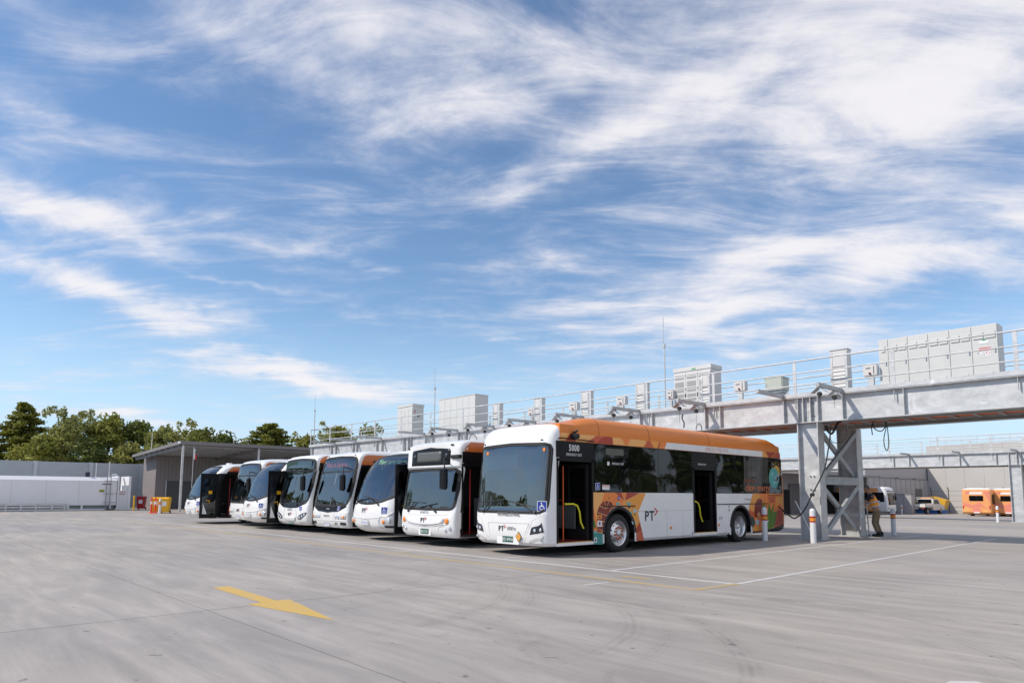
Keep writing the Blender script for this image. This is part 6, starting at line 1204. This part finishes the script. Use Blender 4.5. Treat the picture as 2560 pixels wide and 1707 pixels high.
def leaves(mb, c, r, n, s, rng, flat=1.0):
    for _ in range(n):
        while True:
            p = Vector((rng.uniform(-1, 1), rng.uniform(-1, 1), rng.uniform(-1, 1)))
            if .25 < p.length < 1: break
        p = Vector(c) + Vector((p.x * r[0], p.y * r[1], p.z * r[2])); a = Vector((rng.gauss(0, 1), rng.gauss(0, 1), rng.gauss(0, flat))).normalized(); b = a.cross(Vector((rng.gauss(0, 1), rng.gauss(0, 1), rng.gauss(0, 1)))).normalized()
        q = s * rng.uniform(.6, 1.35); o = len(mb.v); mb.v += [(p - a * q)[:], (p + b * q * .5)[:], (p + a * q)[:], (p - b * q * .5)[:]]; mb.f.append([o, o + 1, o + 2, o + 3]); mb.m.append(0)
def quick(mb, name, m, parent):
    me = bpy.data.meshes.new(name); me.from_pydata(mb.v, [], mb.f); me.materials.append(m); return link(name, me, parent)
def broad(label, x, y, h, w, m, seed, nclump=46, per=120, leaf=.24, base=.25, wispy=0):
    rng = random.Random(seed); t = thing('broadleaf_tree', label, 'tree', (x, y, -.3), 0, 'trees behind the boundary wall'); tr = MB()
    top = h * .62; tr.tube([(0, 0, 0), (rng.uniform(-.2, .2), rng.uniform(-.2, .2), h * .3), (rng.uniform(-.4, .4), rng.uniform(-.4, .4), top)], [.28, .2, .1], 8); cr = MB()
    for k in range(nclump):
        a = rng.uniform(0, 2 * math.pi); f = rng.random(); zz = base + (1 - base) * (f ** .85); prof = math.sin(math.pi * min(.98, .18 + .80 * (zz - base) / (1 - base)) ** .9) ** .65
        rr = w * prof * math.sqrt(rng.uniform(.15, 1.0)); c = Vector((rr * math.cos(a), rr * math.sin(a), h * zz * .95)); s_ = rng.uniform(.55, 1.15) * (1 + .03 * h)
        leaves(cr, c, (s_, s_, s_ * .72), per, leaf, rng)
        if k % 3 == 0: tr.tube([(0, 0, h * .25 + .3 * c.z * .6), (c.x * .5, c.y * .5, c.z * .8), c[:]], [.09, .05, .02], 5)
    for k in range(wispy):
        c = Vector((rng.uniform(-.7, .7) * w, rng.uniform(-.7, .7) * w, h * rng.uniform(.92, 1.04))); leaves(cr, c, (.35, .35, .55), 45, leaf * .9, rng)
    tr.build('trunk', BARK, t, 60); quick(cr, 'crown', m, t); return t
def conifer(label, x, y, h, w, m, seed, tiers=17, per=70, lop=0):
    rng = random.Random(seed); t = thing('conifer_tree', label, 'tree', (x, y, -.3), 0, 'trees behind the boundary wall'); tr = MB(); tr.tube([(0, 0, 0), (0, 0, h * .5), (.1, 0, h)], [.3, .2, .03], 8); cr = MB()
    for k in range(tiers):
        zz = .12 + .86 * k / (tiers - 1); z = h * zz; L_ = w * (1 - zz) ** .62 + .25; nb = max(3, int(9 * (1 - zz) + 4))
        for b in range(nb):
            a = 2 * math.pi * (b + rng.random()) / nb; l = L_ * rng.uniform(.65, 1.15); tip = Vector((l * math.cos(a), l * math.sin(a), z + l * rng.uniform(.02, .22)))
            tr.tube([(0, 0, z - .1), (tip * .55 + Vector((0, 0, z * .45 - .06)))[:] if False else ((tip.x * .55, tip.y * .55, z - .02)), tip[:]], [.06, .035, .012], 4)
            for q in (.35, .6, .8, .97): p = Vector((tip.x * q, tip.y * q, z + (tip.z - z) * q)); leaves(cr, p, (.20 * l + .25, .20 * l + .25, .26), int(per * .42), .19, rng, .5)
    tr.build('trunk', BARK, t, 60); quick(cr, 'crown', m, t); return t
conifer('dark conifer with pointed top at the left edge of the picture', -96.5, 11.7, 11.9, 4.6, LEAF3, 3, 20, 90)
conifer('lower bushy conifer cut off by the left picture edge', -97, 6.5, 10.4, 4.2, LEAF3, 5, 17, 90)
broad('wispy topped olive tree right of the pointed conifer', -92, 15.4, 11.0, 3.0, LEAF4, 11, 48, 120, .22, .12, 9)
broad('dense rounded olive tree above the middle of the boundary wall', -92.5, 19.4, 10.7, 3.6, LEAF1, 12, 60, 130, .22, .12, 4)
broad('dark green tree just left of the shed roof', -92, 22.6, 10.2, 2.7, LEAF2, 13, 44, 120, .24, .15)
broad('yellowish olive tree rising behind the left end of the shed roof', -87, 24.9, 9.6, 3.4, LEAF4, 14, 64, 120, .22, .15, 5)
broad('olive tree behind the middle of the shed roof', -86, 27.8, 9.4, 3.4, LEAF1, 15, 62, 120, .22, .15, 4)
broad('dark rounded tree behind the right part of the shed roof', -84, 30.6, 8.9, 3.3, LEAF2, 16, 62, 130, .24, .15)
conifer('spiky conifer between the shed roof and the gantry end', -80, 34.0, 9.9, 5.4, LEAF3, 17, 18, 100)
broad('small olive bush at the foot of the gantry end', -77, 37.4, 8.6, 2.4, LEAF1, 18, 40, 110, .2, .15, 3)
broad('leafy tree seen through the handrail at the gantry end', -74, 39.8, 9.6, 2.6, LEAF1, 19, 44, 120, .2, .2, 4); broad('thin sparse tree seen through the gantry handrail', -72, 43.2, 9.9, 1.6, LEAF4, 20, 18, 60, .2, .35, 5)
broad('low olive tree at the far left, half hidden by the conifers', -90, 12.6, 7.8, 2.8, LEAF1, 21, 40, 120, .22, .1); broad('low dark tree filling in behind the boundary wall', -90, 17.2, 7.6, 2.6, LEAF2, 22, 36, 120, .22, .1); broad('low olive tree beside the shed, over the wall', -89, 21.2, 7.4, 2.6, LEAF4, 23, 36, 120, .22, .1)
# unseen trees added behind the wall on the left for the windscreens to mirror
belt = MB(); rb = random.Random(77)
for k in range(9):
    for q in range(40):
        a_ = rb.uniform(0, 6.28); r_ = 3.8 * math.sqrt(rb.random()); leaves(belt, (-82 + r_ * math.cos(a_), -4 - 8 * k + r_ * math.sin(a_), rb.uniform(1.5, 9.5 + k % 3)), (1.2, 1.2, .9), 70, .32, rb)
tag(quick(belt, 'added_tree_belt', LEAF2, None), 'unseen belt of trees added beyond the left edge for the windscreens to mirror', 'trees', None, 'stuff')
# unseen trees added right of the frame for the flank windows to mirror
belt = MB(); rb = random.Random(91)
for k in range(13):
    tx, ty, th = 3 + 4.6 * k + rb.uniform(-1, 1), 52 - .5 * k, rb.uniform(6.5, 10.5)
    belt.tube([(tx, ty, gz(ty)), (tx + .2, ty, th * .6)], [.2, .08], 6)
    for q in range(26):
        a_ = rb.uniform(0, 6.28); r_ = 2.0 * math.sqrt(rb.random()); leaves(belt, (tx + r_ * math.cos(a_), ty + r_ * math.sin(a_), rb.uniform(2.0, th)), (.9, .9, .7), 55, .3, rb)
tag(quick(belt, 'added_tree_row', LEAF2, None), 'unseen row of trees added beyond the right edge for the bus windows to mirror', 'trees', None, 'stuff')
# ------------------------------------------------------------------ far right: workshop, warehouse, fence, vehicles
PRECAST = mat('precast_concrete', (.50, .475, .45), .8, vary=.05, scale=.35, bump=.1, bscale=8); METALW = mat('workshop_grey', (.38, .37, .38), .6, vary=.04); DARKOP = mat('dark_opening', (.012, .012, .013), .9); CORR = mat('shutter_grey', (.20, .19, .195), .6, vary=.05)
def place(o): return o
t = thing('warehouse', 'tall pale precast concrete warehouse behind the distant orange buses', 'building', (-28.5, 99.1, gz(99)))
for k in range(24): MB().box(k * 2.05 + .008, (k + 1) * 2.05 - .008, .0, .25, 0, 8.6 + .03 * k).build('concrete_panel', PRECAST, t)
for k in range(1, 17): MB().box(k * 2.05 - .006, k * 2.05 + .006, .05, .2, 0, 8.5).build('joint_strip', JOINT, t)
MB().box(0, 49, .3, 20, 0, 8.4).build('core', METALW, t)
for k in range(12): MB().box(.4 + k * 1.7, .44 + k * 1.7, .5, .54, 8.6, 9.7).build('roof_rail_post', GALV, t)
for zz in (9.1, 9.65): MB().beam((.3, .52, zz), (20, .52, zz + .1), .04).build('roof_rail', GALV, t)
t = thing('workshop', 'grey metal workshop with a dark canopied doorway beyond the gantry columns', 'building', (-28.5, 50, gz(80)))
MB().box(-12, 0, 28.6, 49.6, -.2, 3.95).build('annex', METALW, t); MB().box(-12, .06, 28.6, 49.6, 3.95, 4.05).build('capping', SHEDR, t); MB().box(-30, -.12, 28.6, 49.6, 4.05, 6.0).build('upper_wall', METALW, t)
for k in range(12): MB().box(0, .03, 28.9 + k * 1.7, 28.93 + k * 1.7, 0, 3.94).build('wall_seam', SEAM, t)
for k in range(3): MB().beam((.0, 31 + 6 * k, 4.0), (.35, 31.3 + 6 * k, 4.1), .08).build('gutter_bracket', HND, t)
MB().box(.0, .03, 44.0, 46.6, .1, 2.85).build('door', mat('door_grey', (.13, .13, .135), .6), t)
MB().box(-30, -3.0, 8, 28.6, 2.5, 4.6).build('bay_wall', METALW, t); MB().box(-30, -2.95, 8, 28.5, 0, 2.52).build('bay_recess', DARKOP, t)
for k in range(7):
    y0_ = -11 + k * 5.5
    if k in (4, 5):
        d = MB()
        for j in range(24): d.box(-2.94, -2.88 + .02 * (j % 2), y0_ + j * .17, y0_ + (j + 1) * .17 - .01, 1.4 if k == 2 else .1, 3.1)
        d.build('shutter', CORR, t)
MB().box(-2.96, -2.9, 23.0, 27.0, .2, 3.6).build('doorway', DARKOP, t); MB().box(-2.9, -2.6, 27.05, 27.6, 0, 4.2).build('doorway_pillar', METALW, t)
MB().prism([(-12, 27.9), (0, 27.9)] if False else [(-3, 4.15), (1.2, 3.85), (1.2, 4.05), (-3, 4.4)], 'y', 12, 28.55).build('canopy', SHEDR, t)
FEN = mat('fence_dark', (.06, .065, .07), .5)
t = thing('mesh_fence', 'dark wire mesh fence in front of the precast warehouse', 'fence', (-28, 97.3, gz(97)))
for k in range(11): MB().tube([(.3 + k * 1.9, 0, 0), (.3 + k * 1.9, 0, 2.9), (.3 + k * 1.9, -.2, 3.2)], .06, 6).build('post', FEN, t)
for zz in (.1, .8, 1.5, 2.2, 2.75): MB().beam((0, 0, zz), (20, 0, zz), .025).build('wire', FEN, t)
MB().box(4.3, 6.2, -.06, -.03, 2.45, 2.8, LWHITE).box(4.5, 6.0, -.07, -.06, 2.52, 2.72, LGREY).build('fence_sign', None, t)
for lb, x, y in (('grey utility cabinet beside the white front of the distant bus', -26.6, 84), ('second grey utility cabinet nearer the workshop wall', -28.0, 86)):
    o = thing('utility_cabinet', lb, 'cabinet', (x, y, gz(y)), 0, 'grey cabinets by the workshop'); MB().box(-.9, .7, 0, 1.2, .05, 2.15).build('case', METALW, o); MB().box(-.95, .75, -.05, 1.25, 2.15, 2.22).build('lid', SHEDR, o); MB().box(-.1, -.08, -.01, 0, .1, 2.1).build('door_gap', HND, o)
t = thing('skip_bin', 'yellow skip bin behind the white utility truck', 'skip', (-28.3, 93.5, gz(93))); MB().prism([(-.2, .5), (2.9, .5), (3.2, 1.6), (1.6, 2.1), (-.4, 1.5)], 'y', 0, 1.6).build('skip_body', mat('skip_yellow', (.65, .36, .02), .5, vary=.08), t); MB().box(-.1, 2.9, .1, 1.5, 0, .5).build('skip_base', mat('skip_blue', (.02, .12, .38), .5), t)
# far buses seen from behind
FO1 = mat('far_bus_orange', (.82, .36, .13), .4, coat=.3); FO2 = mat('far_bus_salmon', (.75, .25, .17), .4, coat=.3); FO3 = mat('far_bus_amber', (.85, .42, .14), .4, coat=.3)
def far_bus(label, x, y, rz, white_front=False):
    t = thing('city_bus', label, 'bus', (x, y, gz(y)), rz, 'distant orange buses')
    sh = Shell([(.32, 1.22, .05, .3, 4, 11.4), (.5, 1.25, .0, .3, 4, 11.6), (1.0, 1.25, .02, .3, 4, 11.6), (2.3, 1.25, .15, .3, 4, 11.6), (2.7, 1.23, .28, .3, 4, 11.55), (2.85, 1.12, .5, .4, 3.4, 11.4), (2.92, .9, .9, .5, 3, 11.2)])
    sh.build(t, [.32, .5, .8, 1.0, 1.12, 1.3, 1.6, 2.0, 2.3, 2.5, 2.7, 2.78, 2.85, 2.92], [.42, 1.0, 2.1, 3.5, 5, 7, 8.0, 9.4, 10.5, 11.2], (), None, lambda c, side: (2 if side and 1.25 < c.z < 2.35 and c.y < 11.2 else (0 if c.y < (.9 if white_front else -1) or c.z > 2.75 else 1)), [(2.8, .56, 1.12), (8.7, .56, 1.12)], 'body', [WHITE, FO1, BLACKP])
    for sd in (1, -1):
        for yc in (2.8, 8.7): wheel(t, sd * 1.22, yc, .475, sd)
    rr = 11.6
    for pol, m_ in (([(-1.1, .6), (-.3, 1.5), (.3, 1.2), (1.1, 1.5), (1.1, 1.1), (.3, .9), (-.4, 1.1)], FO2), ([(-1.15, 2.6), (-.6, 2.6), (-1.15, 1.5)], FO2), ([(.5, 2.6), (.95, 2.55), (.8, 2.2)], FO2), ([(-.35, .5), (.35, .5), (.3, 1.0), (-.3, 1.0)], FO2), ([(.6, .6), (1.1, .5), (1.15, 1.0), (.7, 1.15)], FO3), ([(-1.1, .5), (-.5, .5), (-.8, 1.0)], FO3)):
        MB().prism(pol, 'y', rr + .001, rr + .006 + .001 * (len(pol) + int(10 * abs(pol[0][0])) % 5)).build('livery_panel', m_, t)
    MB().prism(rrect(-.60, .60, 1.62, 2.15, .05, 3), 'y', rr, rr + .02).build('rear_window', TINT, t); MB().box(-.55, .55, rr + .001, rr + .015, 2.3, 2.5).build('destination_display', LWHITE, t); MB().box(-.25, .25, rr, rr + .03, .42, .54).build('number_plate', LWHITE, t)
    for s_ in (-1, 1): MB().box(s_ * 1.12 - .05, s_ * 1.12 + .05, rr, rr + .03, .85, 1.15).build('tail_light', LRED, t)
    for a, b in ((2.0, 4.4), (4.45, 7.0), (7.05, 10.0)):
        for sd in (1, -1): MB().prism(rrect(a, b, 1.3, 2.3, .04, 3), 'x', sd * 1.251, sd * 1.256).build('window', TINT, t)
    if white_front:
        ws = rrect(-1.18, 1.18, 1.0, 2.5, .1, 4); fpatch(sh, ws, .004, TINT, 'windscreen', t, 10, 12); mirror(t, 1.0, .1, 1.9); 
        MB().prism(rrect(-1.15, -.2, .55, .75, .03, 2), 'y', -.01, .05).build('headlight', LAMPG, t)
    MB().box(-.95, .95, .6, 10.9, .25, .33).build('underbody', RUBBER, t); return t
xA = on_y(*zoom(2260, 1190, .12755)(1430, 700), 81)[0]; far_bus('left one of the two distant orange buses seen from behind', xA, 81 + 11.6, R(180)); xB = on_y(*zoom(2260, 1190, .12755)(2030, 700), 82.0)[0]; far_bus('right one of the two distant orange buses, partly behind the far column', xB, 82.4 + 11.6, R(180))
far_bus('distant orange bus with a white front pointing right, behind the worker', -25.9, 78.3, R(90), True)
# white utility truck
t = thing('utility_truck', 'small white tray-back utility truck parked before the warehouse', 'truck', (-25.75, 85.0, gz(86)), R(-6)); UW = mat('truck_white', (.72, .71, .69), .35, coat=.3, vary=.04)
MB().prism([(2.2, .45), (5.1, .45), (5.2, .75), (5.1, 1.0), (4.2, 1.08), (3.6, 1.68), (2.35, 1.72), (2.2, 1.2)], 'x', -.85, .85).build('cab', UW, t); MB().prism([(2.5, 1.15), (3.9, 1.15), (3.5, 1.6), (2.5, 1.62)], 'x', .85, .856).build('side_window', TINT, t); MB().prism([(2.5, 1.15), (3.9, 1.15), (3.5, 1.6), (2.5, 1.62)], 'x', -.856, -.85).build('side_window', TINT, t); MB().box(-.7, .7, 2.185, 2.21, 1.2, 1.62).build('rear_window', TINT, t)
MB().box(-.92, .92, 0, 2.12, .82, .90).build('tray_floor', UW, t); MB().box(-.92, -.89, 0, 2.12, .90, 1.15).build('tray_side', UW, t); MB().box(.89, .92, 0, 2.12, .90, 1.15).build('tray_side', UW, t); MB().box(-.92, .92, -.03, -.002, .80, 1.15).build('tailgate', UW, t); MB().box(-.5, .4, .5, 1.6, .9, 1.3, bev=.05).build('tray_load', mat('load_dark', (.10, .10, .09), .7), t)
hb = MB(); [hb.beam((x_, 2.12, .9), (x_, 2.12, 1.85), .05) for x_ in (-.8, .8)]; hb.beam((-.8, 2.12, 1.85), (.8, 2.12, 1.85), .05); hb.build('ladder_rack', UW, t); MB().box(-.5, .5, 2.4, 2.7, 1.73, 1.83, bev=.02).build('light_bar', AMBER, t)
MB().box(-.8, .8, -.06, .0, .55, .70).build('rear_bumper', RUBBER, t); MB().box(-.25, .25, -.075, -.06, .58, .68).build('number_plate', LWHITE, t)
for s_ in (-1, 1):
    MB().box(s_ * .75 - .12, s_ * .75 + .12, -.075, -.06, .66, .76).build('tail_light', LRED, t)
    for yc in (.85, 4.25): wheel(t, s_ * .86, yc, .36, s_, rim_m=GALVD)
MB().box(-.6, .6, .2, 4.6, .42, .6).build('chassis', RUBBER, t)
# ------------------------------------------------------------------ lettering becomes plain mesh
dg = bpy.context.evaluated_depsgraph_get()
for o in [o for o in bpy.data.objects if o.type == 'FONT']:
    me = bpy.data.meshes.new_from_object(o.evaluated_get(dg)); n = o.name
    q = bpy.data.objects.new('tmp', me); COL.objects.link(q); q.parent = o.parent; q.location = o.location; q.rotation_euler = o.rotation_euler; q.scale = o.scale
    bpy.data.objects.remove(o); q.name = n
